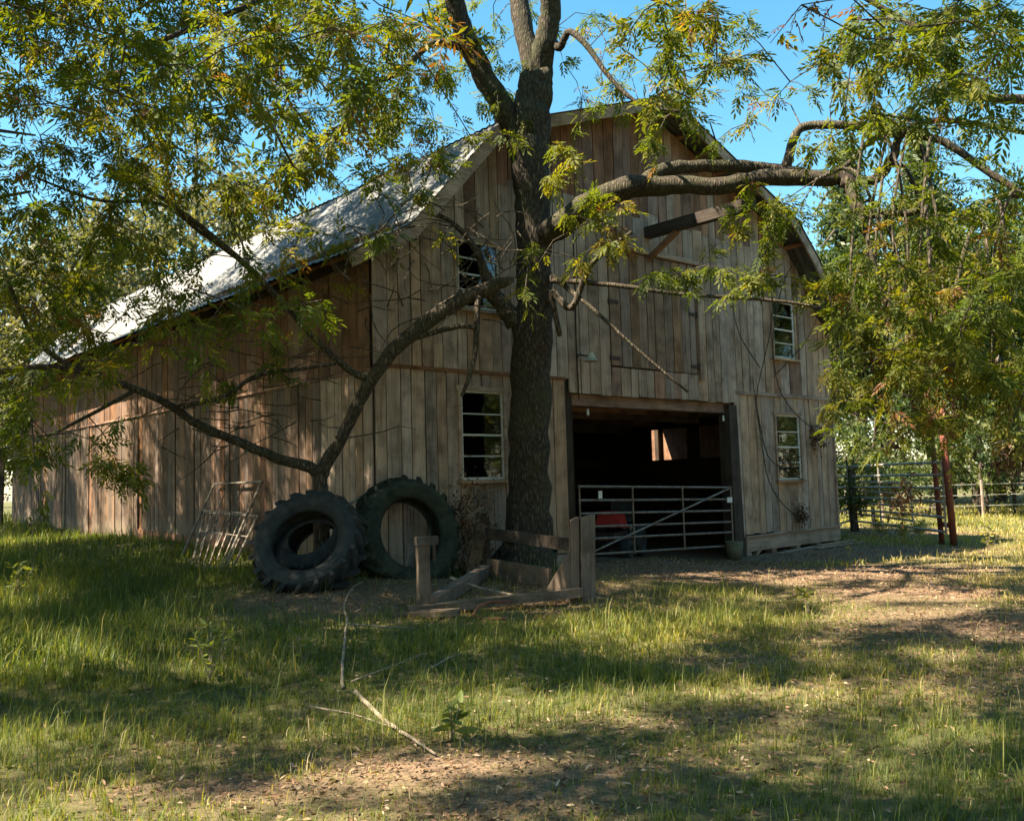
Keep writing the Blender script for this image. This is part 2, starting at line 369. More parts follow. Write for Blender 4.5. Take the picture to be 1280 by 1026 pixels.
def panel(mb, u0, u1, z0, z1, v0=.004, v1=.03): mb.box(((u0+u1)/2, (v0+v1)/2, (z0+z1)/2), (u1-u0, v1-v0, z1-z0))
for u0, u1 in ((0, 1.5), (2.38, 3.75)): panel(fw, u0, u1, .35, 3.2)
panel(fw, 1.5, 2.38, .35, 1.6); panel(fw, 1.5, 2.38, 2.95, 3.2); panel(fw, 8.46, 9.88, .4, 3.2); panel(fw, 10.8, 12.1, .4, 3.2); panel(fw, 9.88, 10.8, .4, 1.46); panel(fw, 9.88, 10.8, 2.82, 3.2)
panel(fw, 3.75, 8.46, 3.0, 3.2)
def slantpanel(u0, u1, z0):
    n = max(1, int((u1 - u0) / .3)); 
    for i in range(n):
        a = u0 + (u1-u0)*i/n; b = u0 + (u1-u0)*(i+1)/n
        za, zb = roof_z(a) - .08, roof_z(b) - .08
        fw.hexa([(a,.004,z0),(b,.004,z0),(b,.03,z0),(a,.03,z0),(a,.004,za),(b,.004,zb),(b,.03,zb),(a,.03,za)])
slantpanel(.02, 1.47, 3.2); slantpanel(2.35, 4.86, 3.2); slantpanel(7.32, 9.9, 3.2); slantpanel(10.74, 12.12, 3.2)
for h in HOLES_U: 
    panel(fw, h[0], h[1], 3.2, h[2]); slantpanel(h[0], h[1], h[3])
front_wall = fw.build('front_wall', M['darkz'], barn)
front_wall['label'] = 'grey weathered gable wall of vertical boards'
def breaks(a, b, snaps, lo, hi):
    snaps = sorted(s for s in snaps if a < s < b); out = [a]
    for s in snaps + [b]:
        L = s - out[-1]; n = max(1, round(L / rnd.uniform(lo, hi))); w = [rnd.uniform(.75, 1.3) for _ in range(n)]; tot = sum(w); x = out[-1]
        for q in w: x += L * q / tot; out.append(x)
        out[-1] = s
    return out
def plank(parent, u0, u1, zb, zt, mat, vf, th=.024, axis='u', ztb=None, zbb=None, gap=.009):
    """a single vertical board; u0..u1 across, front face at vf"""
    ztb = zt if ztb is None else ztb; zbb = zb if zbb is None else zbb
    j = lambda s=.004: rnd.uniform(-s, s)
    a, b = u0 + gap * rnd.uniform(.4, 1.5), u1 - gap * rnd.uniform(.4, 1.5); d0, d1, d2, d3 = vf + j(.008), vf + j(.008), vf + j(.008), vf + j(.008)
    tl = j(.005)
    pts = [(a, d0, zb), (b, d1, zbb), (b, vf + th, zbb), (a, vf + th, zb), (a + tl, d2, zt), (b + tl, d3, ztb), (b + tl, vf + th, ztb), (a + tl, vf + th, zt)]
    if axis == 'v': pts = [(y, x, z) for x, y, z in pts]
    mb = MB(); mb.hexa(pts)
    if axis == 'v': mb.f = [f[::-1] for f in mb.f]
    o = Vector(((a + b) / 2, vf, min(zb, zbb))); o = o if axis == 'u' else Vector((o.y, o.x, o.z))
    return mb.build('plank', mat, parent, origin=o)
# lower front boards
bl = breaks(0.0, WD, [OP[0], OP[1], 1.50, 2.38, 9.88, 10.80], .21, .27)
for a, b in zip(bl, bl[1:]):
    if a >= OP[0] - .01 and b <= OP[1] + .01: continue
    base = .36 if a < 4 else .38
    segs = [(base + rnd.uniform(-.02, .03), BELT + .02)]
    for h in HOLES_L:
        if a >= h[0] - .01 and b <= h[1] + .01: segs = [(base, h[2]), (h[3], BELT + .02)]
    for z0, z1 in segs: plank(front_wall, a, b, z0, z1, M['grey'], -.028)
# upper front boards, hanging just over the belt board
bu = breaks(-.03, WD + .03, [1.47, 2.35, 4.86, 7.32, 9.90, 10.74], .21, .27)
for a, b in zip(bu, bu[1:]):
    am, bm_ = max(a, .0), min(b, WD)
    top, topb = roof_z(am) - .07, roof_z(bm_) - .07
    zb = BELT + .03 + rnd.uniform(-.012, .012)
    if a >= OP[0] - .1 and b < OP[1] + .1: zb = 3.0 + rnd.uniform(-.015, .02)
    segs = [(zb, top, topb)]
    for h in HOLES_U:
        if a >= h[0] - .01 and b <= h[1] + .01: segs = [(zb, h[2], h[2]), (h[3], top, topb)]
    for z0, z1, z2 in segs:
        if min(z1, z2) - z0 < .05: continue
        hi = z1 > 6.6
        if hi and z0 < 6.4 and rnd.random() < .8:          # two lengths of board butt near the peak
            cut = rnd.uniform(6.25, 6.45); plank(front_wall, a, b, z0, cut - .004, M['grey'], -.058); plank(front_wall, a, b, cut, z1, M['brown'], -.060, ztb=z2)
        else: plank(front_wall, a, b, z0, z1, M['grey'] if rnd.random() < .8 else M['brown'], -.058, ztb=z2)
def bpart(name, mat, fn, parent=barn, smooth=False):
    mb = MB(); fn(mb); return mb.build(name, mat, parent, smooth)
bpart('belt_board', M['brownx'], lambda m: m.box((1.87, -.047, 3.235), (3.74, .034, .05)), front_wall)
bpart('belt_board', M['greyx'], lambda m: m.box((10.32, -.047, 3.225), (3.66, .036, .07)), front_wall)
bpart('header_beam', M['brownx'], lambda m: m.box((6.1, .16, 2.93), (4.9, .22, .24)))
bpart('corner_board', M['grey'], lambda m: m.box((12.15, -.045, 1.8), (.05, .07, 2.84)))
bpart('door_post', M['darkz'], lambda m: m.hexa([(8.27,-.06,-.15),(8.58,-.06,-.15),(8.58,.2,-.15),(8.27,.2,-.15),(8.24,-.065,2.96),(8.5,-.065,2.96),(8.5,.2,2.96),(8.24,.2,2.96)]))
bpart('door_post', M['darkz'], lambda m: m.box((3.83, .1, 1.5), (.2, .18, 2.95)))
bpart('skirt_board', M['greyx'], lambda m: m.hexa([(8.62,-.075,.06),(12.18,-.075,.10),(12.18,-.034,.10),(8.62,-.034,.06),(8.62,-.075,.33),(12.18,-.075,.39),(12.18,-.034,.39),(8.62,-.034,.33)]))
bpart('skirt_cap', M['greyx'], lambda m: m.hexa([(8.60,-.11,.335),(12.2,-.11,.395),(12.2,-.03,.395),(8.60,-.03,.335),(8.60,-.11,.365),(12.2,-.11,.425),(12.2,-.03,.425),(8.60,-.03,.365)]))
for u in (8.72, 9.6, 10.5, 11.3, 12.05): bpart('foundation_post', M['greyx'], lambda m: m.box((u, .02, -.0), (.16, .14, .22)))
bpart('foundation_brace', M['greyx'], lambda m: m.beam((8.82, -.02, -.12), (9.12, -.02, .10), .1, .05))
bpart('skirt_board', M['greyx'], lambda m: m.box((1.87, -.03, .26), (3.7, .05, .19)))
# windows
def window(u0, u1, z0, z1, v=-.03, axis='u', rows=4):
    w = .055; c = MB()
    c.box(((u0+u1)/2, v-.012, z1+.03), (u1-u0+.14, .05, .07)); c.box((u0-.01, v-.014, (z0+z1)/2), (w, .04, z1-z0)); c.box((u1+.01, v-.014, (z0+z1)/2), (w, .04, z1-z0))
    win = c.build('window', M['greyx'], barn)
    s = MB(); s.box(((u0+u1)/2, v-.03, z0-.03), (u1-u0+.16, .11, .05)); s.build('sill', M['greyx'], win)
    fr = MB(); q = .035; a, b = u0+.02, u1-.02; vv = v + .012
    fr.box((a+q/2, vv, (z0+z1)/2), (q, .035, z1-z0)); fr.box((b-q/2, vv, (z0+z1)/2), (q, .035, z1-z0)); fr.box(((a+b)/2, vv, z0+q/2), (b-a-2*q, .035, q)); fr.box(((a+b)/2, vv, z1-q/2), (b-a-2*q, .035, q))
    fr.build('sash', M['white'], win)
    hs_ = (z1 - z0 - 2*q) / rows
    for i in range(rows):
        zc = z0 + q + hs_*(i+.5)
        p = MB(); p.box((0, 0, 0), (b-a-2*q-.004, .004, hs_-.012)); po = p.build('pane', M['glass'], win); po.location = ((a+b)/2, vv+.006, zc); po.rotation_euler = (rnd.uniform(-.02, .02), 0, rnd.uniform(-.02, .02))
        if i: bar = MB(); bar.box(((a+b)/2, vv-.004, z0+q+hs_*i), (b-a-2*q-.002, .026, .03 if i == 2 else .018)); bar.build('muntin', M['white'], win)
    return win
window(1.50, 2.38, 1.60, 2.95); window(9.88, 10.80, 1.46, 2.82); window(1.47, 2.35, 4.20, 5.26, -.06); window(9.90, 10.74, 4.02, 5.24, -.06)
# loft doors
for a, b, z0, z1 in ((4.875, 6.08, 3.52, 5.60), (6.10, 7.305, 3.51, 5.60)):
    d = MB(); d.box(((a+b)/2, -.02, (z0+z1)/2), (b-a, .02, z1-z0)); door = d.build('loft_door', M['darkz'], barn)
    bb = breaks(a, b, [], .2, .26)
    for p, q in zip(bb, bb[1:]): plank(door, p, q, z0 + rnd.uniform(0, .02), z1, M['door'], -.062, .03)
    hx = a + .02 if a < 5 else b - .02; s = 1 if a < 5 else -1
    for zz in (z0 + .14, (z0 + z1) / 2 + .1, z1 - .2):
        h = MB(); h.box((hx + s*.09, -.075, zz), (.2, .014, .06)); h.box((hx - s*.04, -.078, zz), (.05, .02, .1)); h.build('hinge', M['iron'], door)
bpart('door_trim', M['greyx'], lambda m: m.box((6.09, -.085, 5.67), (2.7, .05, .09)), front_wall)
bpart('door_trim', M['grey'], lambda m: m.box((7.40, -.083, 4.5), (.12, .045, 2.2)), front_wall)
# hoist beam projecting from the gable above the loft doors
bpart('hoist_beam', M['darky'], lambda m: m.beam((5.97, .4, 6.04), (5.97, -2.35, 6.04), .17, .20))
bpart('hoist_brace', M['browny'], lambda m: m.beam((5.97, -.06, 5.55), (5.97, -.75, 5.93), .09, .09))
# side wall
def side_ground(v): P = wld(0, v, 0); return gz(P.x, P.y)
sw = MB(); sw.box((.017, LEN/2, 1.95), (.026, LEN, 2.5)); sw.box((.017, LEN/2, 4.0), (.026, LEN, 1.6)); side_wall = sw.build('side_wall', M['darkz'], barn)  # dark backing added so gaps between the side boards look shaded
side_wall['label'] = 'long brown side wall of narrow vertical boards'
bs = breaks(0.0, LEN, [1.4, 4.9, 7.5, 10.4, 14.2, 15.6], .18, .225)
for a, b in zip(bs, bs[1:]):
    g0 = side_ground((a + b) / 2)
    k = 0.0 if a < 7.4 else .03
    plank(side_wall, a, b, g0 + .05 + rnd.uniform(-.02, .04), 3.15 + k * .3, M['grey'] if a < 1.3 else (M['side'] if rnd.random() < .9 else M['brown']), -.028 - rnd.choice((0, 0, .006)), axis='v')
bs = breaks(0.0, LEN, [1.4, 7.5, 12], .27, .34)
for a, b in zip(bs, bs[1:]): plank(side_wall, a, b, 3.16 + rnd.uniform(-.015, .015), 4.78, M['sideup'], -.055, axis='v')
bpart('belt_board', M['browny'], lambda m: m.box((-.045, LEN/2, 3.165), (.03, LEN, .04)), side_wall)
bpart('sill_board', M['browny'], lambda m: m.hexa([(-.06,3.2,.25),(-.03,3.2,.25),(-.03,9,.45),(-.06,9,.45),(-.06,3.2,.62),(-.03,3.2,.62),(-.03,9,.82),(-.06,9,.82)]), side_wall)
bpart('stall_door_batten', M['side'], lambda m: m.box((-.05, 8.85, 1.7), (.035, .12, 2.0)), side_wall)
# far walls, loft floor, inside frame
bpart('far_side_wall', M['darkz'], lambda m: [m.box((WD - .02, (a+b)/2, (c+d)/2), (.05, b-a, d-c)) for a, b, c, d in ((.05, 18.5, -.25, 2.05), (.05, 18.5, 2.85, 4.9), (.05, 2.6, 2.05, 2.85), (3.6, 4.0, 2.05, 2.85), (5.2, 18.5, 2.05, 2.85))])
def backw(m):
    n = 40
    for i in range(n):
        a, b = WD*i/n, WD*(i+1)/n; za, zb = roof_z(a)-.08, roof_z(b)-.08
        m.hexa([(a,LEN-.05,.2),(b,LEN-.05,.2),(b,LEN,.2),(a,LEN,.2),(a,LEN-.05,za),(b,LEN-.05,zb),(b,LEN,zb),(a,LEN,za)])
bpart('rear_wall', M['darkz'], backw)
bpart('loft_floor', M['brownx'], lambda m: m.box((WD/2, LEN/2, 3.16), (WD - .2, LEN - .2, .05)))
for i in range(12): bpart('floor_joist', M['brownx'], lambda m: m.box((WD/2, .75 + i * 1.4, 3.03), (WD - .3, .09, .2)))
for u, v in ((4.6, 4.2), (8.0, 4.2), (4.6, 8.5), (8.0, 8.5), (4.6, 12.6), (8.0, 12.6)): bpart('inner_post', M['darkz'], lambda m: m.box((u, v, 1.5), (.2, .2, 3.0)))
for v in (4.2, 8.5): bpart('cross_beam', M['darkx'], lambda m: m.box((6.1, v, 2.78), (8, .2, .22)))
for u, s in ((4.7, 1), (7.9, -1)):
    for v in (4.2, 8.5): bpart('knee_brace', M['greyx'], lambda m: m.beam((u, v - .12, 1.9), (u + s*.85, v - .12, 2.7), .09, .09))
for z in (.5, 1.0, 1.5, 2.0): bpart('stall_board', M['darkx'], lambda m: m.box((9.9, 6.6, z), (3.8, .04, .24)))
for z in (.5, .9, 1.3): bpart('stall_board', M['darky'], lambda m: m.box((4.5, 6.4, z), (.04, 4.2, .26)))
# roof: sheets of corrugated metal, purlins, rake boards, rafter tails
roofp = MB(); VF, VB = -.60, LEN + .45
for (a, za), (b, zb) in zip(PROF, PROF[1:]): pass
roofp.beam((6.12, VF + .036, 8.36), (6.12, VB, 8.36), .05, .14); roof = roofp.build('roof', M['browny'], barn)
roof['label'] = 'grey corrugated metal gambrel roof'
def sheet(a, b, v0, v1, lift):
    (ua, za), (ub, zb) = a, b; n = max(4, int((v1 - v0) / .075)) ; mb = MB()
    nx, nz = -(zb - za), (ub - ua); L = math.hypot(nx, nz); nx /= L; nz /= L
    if nz < 0: nx, nz = -nx, -nz
    for i in range(n + 1):
        v = v0 + (v1 - v0) * i / n; w = lift + (.011 if i % 2 else -.006)
        mb.v += [(ua + nx*w, v, za + nz*w), (ub + nx*w, v, zb + nz*w)]
    for i in range(n): mb.f.append((2*i, 2*i+1, 2*i+3, 2*i+2))
    o = Vector(((ua+ub)/2, (v0+v1)/2, (za+zb)/2))
    s_ = mb.build('roof_sheet', M['roof'], roof, origin=o); return s_
secs = [(PROF[1], PROF[0]), (PROF[2], PROF[1]), (PROF[3], PROF[2]), (PROF[3], PROF[4]), (PROF[4], PROF[5]), (PROF[5], PROF[6]), (PROF[6], PROF[7])]
for hi_, lo_ in secs:
    v = VF - .03; i = 0
    dx, dz = lo_[0] - hi_[0], lo_[1] - hi_[1]; L = math.hypot(dx, dz); ex = .07 / L
    lo2 = (lo_[0] + dx * ex, lo_[1] + dz * ex); near = hi_[0] < 6.3 and lo_[0] < 6.0
    step = .82 if near else 1.64
    while v < VB - .1:
        v1 = min(v + step, VB)
        s_ = sheet(hi_, (lo2[0], lo2[1]), v, v1 + .04, .05 + (i % 2) * .006 + rnd.uniform(0, .004)); s_.rotation_euler = (rnd.uniform(-.004, .004), rnd.uniform(-.006, .006), 0)
        v = v1; i += 1
    m = MB()                                               # rake board under the front edge of this slope
    off = .10; nx, nz = -(lo_[1]-hi_[1]), (lo_[0]-hi_[0]); nl = math.hypot(nx, nz); nx, nz = nx/nl, nz/nl
    if nz < 0: nx, nz = -nx, -nz
    m.hexa([(hi_[0]-nx*.16, VF, hi_[1]-nz*.16), (lo2[0]-nx*.16, VF, lo2[1]-nz*.16), (lo2[0]-nx*.16, VF+.035, lo2[1]-nz*.16), (hi_[0]-nx*.16, VF+.035, hi_[1]-nz*.16),
            (hi_[0]+nx*.03, VF, hi_[1]+nz*.03), (lo2[0]+nx*.03, VF, lo2[1]+nz*.03), (lo2[0]+nx*.03, VF+.035, lo2[1]+nz*.03), (hi_[0]+nx*.03, VF+.035, hi_[1]+nz*.03)])
    m.build('rake_board', M['greyx'], roof)
    n = max(1, int(L / .62))
    for q in range(n):
        f_ = (q + .5) / n; u, z = hi_[0] + dx*f_, hi_[1] + dz*f_
        p = MB(); p.beam((u - nx*.05, VF + .036, z - nz*.05), (u - nx*.05, VB - .05, z - nz*.05), .09, .07, (nx, 0, nz)); p.build('purlin', M['browny'], roof)
for i in range(26):
    v = .1 + i * .74
    t_ = MB(); t_.beam((.02, v, 4.83), (-.55, v, 4.54), .05, .13); t_.build('rafter_tail', M['darkx'], roof)
# lean-to on the far side
lt = MB(); lt.hexa([(12.2,1.4,4.15),(15.2,1.4,3.65),(15.2,7.5,3.65),(12.2,7.5,4.15),(12.2,1.4,4.2),(15.2,1.4,3.7),(15.2,7.5,3.7),(12.2,7.5,4.2)])
lean = lt.build('lean_to_roof', M['roof'], barn)
for v in (1.5, 3.3, 5.3, 7.4): b_ = MB(); b_.beam((12.2, v, 4.05), (15.1, v, 3.56), .08, .14); b_.build('rafter', M['darkx'], lean)
b_ = MB(); b_.box((15.05, 4.5, 3.46), (.12, 6.0, .2)); b_.build('eave_beam', M['darky'], lean)
for v in (4.6, 7.4): b_ = MB(); b_.box((15.05, v, 1.6), (.14, .14, 3.5)); b_.build('lean_to_post', M['darkz'], lean)
b_ = MB(); b_.box((15.15, 5.6, 1.75), (.03, 7.6, 3.2)); b_.build('lean_to_wall', M['brown'], lean)
for k in range(3): b_ = MB(); b_.beam((12.25, 1.35 - .05*k, 3.45 + .2*k), (13.9, 1.3 - .03*k, 3.42 + .22*k), .03, .12); b_.build('loose_board', M['greyx'], lean)
# barn lamp by the loft, wire and small fittings
m = MB(); m.tube([(4.0, -.09, 5.9), (4.02, -.075, 4.8), (4.0, -.075, 3.9), (4.02, -.075, 2.9)], .012, 5); wl = m.build('conduit', M['iron'], barn)
m = MB(); m.tube([(4.05, -.08, 3.62), (4.16, -.2, 3.64)], .02, 6); m.lathe([(.0, 0), (.10, 0), (.07, .05), (.03, .09), (0, .09)], 12)
lamp = MB(); lamp.tube([(4.02, -.08, 3.62), (3.95, -.16, 3.64), (4.1, -.22, 3.62)], .018, 6)
lo_ = lamp.build('lamp_arm', M['iron'], barn)
m = MB(); m.lathe([(.001, .02), (.11, -.03), (.115, -.05), (.06, .05), (.035, .10), (.001, .10)], 14); ls = m.build('lamp_shade', M['pale'], lo_, True); ls.location = (4.17, -.24, 3.58)
for u, z in ((4.35, 2.72), (8.2, 2.72)):
    m = MB(); m.lathe([(.001, .04), (.022, .045), (.03, .075), (.02, .12), (.014, .16), (.001, .16)], 10); q = m.build('light_bulb', M['plastic'], barn, True); q.location = (u, .05, z - .12)

# ------------------------------------------------------------------ gate in the bay
G0, G1 = loc(at(0, 0, 10)), None
gate = empty('field_gate', wld(3.98, -.02, .0), YAW, 'brown tubular metal farm gate closing the dark barn bay', 'gate')
GL = 4.22
def gz0(u): return .30 - .09 * u / GL
rails = [1.13, .90, .68, .46, .26, .0]
for i, h in enumerate(rails):
    m = MB(); m.tube([(0, 0, gz0(0) + h + .02), (GL, 0, gz0(GL) + h)], .021, 8); m.build('rail', M['gate'], gate)
for u in (.0, 1.33, 2.72, GL):
    m = MB(); m.tube([(u, -.026, gz0(u) - .02), (u, -.026, gz0(u) + 1.16)], .017, 8); m.build('upright', M['gate'], gate)
m = MB(); m.tube([(.1, -.055, gz0(0) + .02), (GL - .05, -.055, gz0(GL) + 1.12)], .019, 8); m.build('brace', M['gate'], gate)
m = MB(); m.box((GL - .08, -.05, 1.1), (.16, .012, .10)); m.build('tag_plate', M['plastic'], gate)
m = MB(); m.box((.48, -.05, 1.30), (.09, .012, .13)); m.build('tag_plate', M['plastic'], gate)
m = MB(); m.box((GL + .06, -.0, .9), (.12, .03, .03)); m.box((GL + .06, 0, .4), (.12, .03, .03)); m.build('hinge', M['iron'], gate)
# red machine inside the bay
rm = empty('garden_machine', wld(6.0, 1.1, .05), YAW + .5, 'red bodied wheeled machine parked in the dark bay behind the gate', 'machine')
m = MB(); m.hexa([(-.35,-.25,.62),(.3,-.25,.58),(.3,.25,.58),(-.35,.25,.62),(-.28,-.18,.92),(.2,-.2,.84),(.2,.2,.84),(-.28,.18,.92)]); m.build('hood', M['red'], rm)
m = MB(); m.box((0, 0, .46), (1.3, .4, .14)); m.build('frame', M['iron'], rm)
m = MB(); m.box((.62, 0, .72), (.4, .4, .08)); m.box((.8, 0, .92), (.07, .4, .36)); m.build('seat', M['rubber'], rm)
for x, r in ((-.5, .2), (.55, .29)):
    for y in (-.38, .38):
        m = MB(); m.lathe([(r*.45, -.09), (r*.95, -.1), (r, -.05), (r, .05), (r*.95, .1), (r*.45, .09)], 20, True); w = m.build('wheel', M['rubber'], rm, True); w.location = (x, y, r + .02); w.rotation_euler = (math.pi/2, 0, 0)
for i, (u, v, h) in enumerate(((5.6, 1.9, .75), (7.0, 1.6, .6))):
    e = empty('feed_stand', wld(u, v, .05), YAW + i, ['pale slatted stand leaning low behind the gate rails', 'short pale post stand on the bay floor'][i], 'stand')
    for x in (-.22, .22): m = MB(); m.box((x, 0, h/2), (.07, .06, h)); m.build('leg', M['greyx'], e)
    for z in (.25, .5): m = MB(); m.box((0, -.045, z*h/.6), (.56, .03, .08)); m.build('slat', M['greyx'], e)
m = MB(); m.lathe([(.001, 0), (.14, 0), (.17, .36), (.16, .36), (.13, .02), (.001, .02)], 18); bk = m.build('bucket', M['dusty'], None, True); P = wld(8.05, -.18, 0); bk.location = (P.x, P.y, gz(P.x, P.y) - .01)
tag(bk, 'pale dusty bucket against the right post of the barn bay', 'bucket')
# boards lying at the foot of the right wall
for k, (u0, v0, u1, v1) in enumerate(((9.3, -.35, 10.9, -.22), (10.4, -.5, 12.3, -.55), (10.9, -.3, 12.5, -.2))):
    a, b = wld(u0, v0, 0), wld(u1, v1, 0); a.z = gz(a.x, a.y) + .02 + .012*k; b.z = gz(b.x, b.y) + .02 + .012*k
    m = MB(); m.beam(a, b, .12, .025); tag(m.build('loose_board', M['greyx']), 'grey loose board lying on the dirt below the right front window', 'board', 'boards lying under the right window')

# ------------------------------------------------------------------ tyres
def tyre(name, R0, w, hole, nl, mat, label):
    e = empty(name, (0, 0, 0), 0, label, 'tyre', 'tractor tyres leaning on the barn corner')
    h = w / 2; s = (R0 - hole)
    prof = [(hole, -h*.55), (hole + .03, -h*.75), (hole + s*.35, -h*1.0), (hole + s*.7, -h*.98), (R0 - .075, -h*.9), (R0 - .05, -h*.6), (R0 - .04, 0), (R0 - .05, h*.6), (R0 - .075, h*.9),
            (hole + s*.7, h*.98), (hole + s*.35, h*1.0), (hole + .03, h*.75), (hole, h*.55), (hole + .05, h*.5), (hole + s*.4, h*.8), (R0 - .12, h*.7), (R0 - .10, 0), (R0 - .12, -h*.7), (hole + s*.4, -h*.8), (hole + .05, -h*.5)]
    m = MB(); m.lathe(prof, 64, True); c = m.build('casing', mat, e, True)
    for sd in (-1, 1):
        for i in range(nl):
            a0 = 2*math.pi*(i + (.5 if sd > 0 else 0))/nl; L = MB(); ns = 4; ring = []
            for q in range(ns + 1):
                f_ = q / ns; z = sd * (-.02*w + f_ * h * 1.0) ; a = a0 + f_ * .26; da = .045
                rt = R0 + .01 - (.035 if q == ns else 0); rb = R0 - .06 - (.09 if q == ns else 0)
                for rr, aa in ((rb, a - da), (rt, a - da*.75), (rt, a + da*.75), (rb, a + da)): L.v.append((rr*math.cos(aa), rr*math.sin(aa), z))
            for q in range(ns):
                for k in range(4): L.f.append((q*4 + k, q*4 + (k+1) % 4, q*4 + 4 + (k+1) % 4, q*4 + 4 + k))
            L.f += [(0, 1, 2, 3)[::-1], tuple(ns*4 + k for k in range(4))]
            L.build('lug', mat, e)
    m = MB(); m.lathe([(hole + s*.5, h*1.0), (hole + s*.54, h*1.03), (hole + s*.58, h*1.0)], 48); m.build('sidewall_rib', mat, e, True)
    return e
def place_axis(e, centre, axis):                         # local z becomes axis
    e.location = centre; e.rotation_mode = 'QUATERNION'; e.rotation_quaternion = Vector(axis).to_track_quat('Z', 'Y')
t1 = tyre('tractor_tyre', .78, .44, .46, 20, M['rubber2'], 'upright mossy tractor tyre leaning flat against the barn boards beside the trunk')
c = front_pt(508, 668, -.52)
place_axis(t1, c, (-BV + Vector((0, 0, .20)) + BU * -.06).normalized())
t2 = tyre('tractor_tyre', .70, .46, .40, 20, M['rubber'], 'black tractor tyre slumped back at an angle at the barn corner below the crooked tree')
c2 = at(386, 682, 11.75); place_axis(t2, c2, Vector((-.10, -.80, .50)).normalized())
t3 = tyre('tractor_tyre', .62, .40, .30, 18, M['rubber'], 'smaller black tyre seen through the hole of the slumped tyre')
c3 = at(394, 684, 12.5); c3.z = gz(c3.x, c3.y) + .47; place_axis(t3, c3, Vector((-.3, -.75, .72)).normalized())

# ------------------------------------------------------------------ metal frames leaning on the side wall
def quadframe(name, TL, TR, BR, BL, nbars, label, group):
    e = empty(name, (BL + BR) / 2, 0, label, 'metal frame', group); o = e.location.copy()
    L = lambda p: p - o
    for a, b in ((TL, TR), (TR, BR), (BR, BL), (BL, TL)):
        m = MB(); m.tube([L(a), L(b)], .020, 7); m.build('edge_tube', M['oldtube'], e)
    for i in range(nbars):
        f_ = (i + 1) / (nbars + 1); m = MB(); m.tube([L(TL.lerp(TR, f_)), L(BL.lerp(BR, f_))], .013, 6); m.build('bar', M['oldtube'], e)
    m = MB(); m.tube([L(TL.lerp(BL, .38)), L(TR.lerp(BR, .38))], .012, 6); m.build('cross_bar', M['oldtube'], e)
def sidept(px, py, off):
    r = ray(px, py); t = (BO + BU * off - CAM).dot(BU) / r.dot(BU); return CAM + r * t
g = on_ground
quadframe('leaning_frame', sidept(268, 605, -.1), sidept(327, 602, -.1), g(278, 713), g(226, 698), 2, 'tall rusty tube frame with open top leaning on the dark side wall', 'tube frames leaning on the side wall')
quadframe('leaning_frame', sidept(256, 641, -.42), sidept(322, 645, -.42), g(288, 716), g(240, 706), 6, 'low barred tube frame propped in front of the taller leaning frame', 'tube frames leaning on the side wall')
m = MB(); a = g(412, 668); m.tube([at(420, 640, 12.3), at(462, 614, 13.0)], .02, 7); tag(m.build('stick', M['twig']), 'pale straight stick propped between the two big tyres', 'stick')

# ------------------------------------------------------------------ old timber stand in front of the trunk
def vert(px, py, depth_of): r = ray(px, py); return CAM + r * (depth_of / r.y)
A = g(530, 768); B = g(730, 752); Cc = g(608, 722); D = g(688, 735)
st = empty('timber_stand', (A + B) / 2, 0, 'broken timber stand with tall post and low rail before the tree trunk', 'timber stand'); so_ = st.location.copy()
def sp(name, mat, fn): m = MB(); fn(m); m.v = [tuple(Vector(p) - so_) for p in m.v]; return m.build(name, mat, st)
up = Vector((0, 0, 1))
sp('post', M['stand'], lambda m: m.box(A + up*.36, (.13, .13, .82), Matrix.Rotation(.3, 3, 'Z')))
capb = sp('post_cap', M['stand'], lambda m: m.box(A + up*.80 + Vector((.04, 0, 0)), (.24, .16, .09), Matrix.Rotation(.3, 3, 'Z')))
sp('cap_bracket', M['iron'], lambda m: m.box(A + up*.68 + Vector((.13, -.04, 0)), (.03, .05, .2)))
sp('post', M['stand'], lambda m: m.hexa([tuple(B + Vector(q)) for q in [(-.03,-.09,-.1),(.13,-.06,-.1),(.11,.09,-.1),(-.05,.06,-.1),(-.01,-.09,.98),(.16,-.06,1.02),(.12,.09,1.02),(-.03,.06,.98)]]))
sp('post', M['side'], lambda m: m.hexa([tuple(B + Vector(q)) for q in [(-.17,-.05,-.1),(-.055,-.03,-.1),(-.07,.09,-.1),(-.18,.07,-.1),(-.12,-.06,.96),(-.03,-.06,1.0),(-.05,.07,1.0),(-.13,.07,.96)]]))
sp('post', M['darkz'], lambda m: m.box(Cc + up*.42 + Vector((0, 0, 0)), (.12, .10, .95)))
sp('leaning_board', M['stand'], lambda m: m.beam(Cc + Vector((-.22, -.12, -.05)), Cc + Vector((-.03, -.04, .75)), .16, .03, (0, 1, .2)))
sp('rail', M['darkx'], lambda m: m.beam(Cc + up*.62, B + up*.66 + Vector((-.1, .1, 0)), .05, .15))
sp('back_board', M['standx'], lambda m: m.beam(Cc + up*.14, D + up*.12, .05, .26))
sp('sill_beam', M['standx'], lambda m: m.beam(A + Vector((-.15, -.1, .06)), B + Vector((-.05, -.12, .13)), .15, .10))
sp('sill_beam', M['standx'], lambda m: m.beam(A + Vector((.08, .15, .10)), Cc + Vector((.02, -.05, .12)), .14, .14))
sp('foot_board', M['standx'], lambda m: m.beam(A + Vector((-.3, -.2, .03)), A + Vector((.4, -.25, .05)), .22, .06))
sp('gusset', M['stand'], lambda m: m.hexa([tuple(q) for q in [D + Vector((-.10, -.45, -.02)), B + Vector((-.16, -.02, -.05)), B + Vector((-.16, .02, -.05)), D + Vector((-.10, -.41, -.02)),
                                              B + Vector((-.22, -.02, .50)), B + Vector((-.14, -.02, .62)), B + Vector((-.14, .02, .62)), B + Vector((-.22, .02, .50))]]))
hp = [at(640, 752, 10.6), at(612, 752, 10.4), at(597, 758, 10.3), at(592, 768, 10.2), at(598, 782, 10.1), at(612, 787, 10.0), at(635, 786, 9.95)]
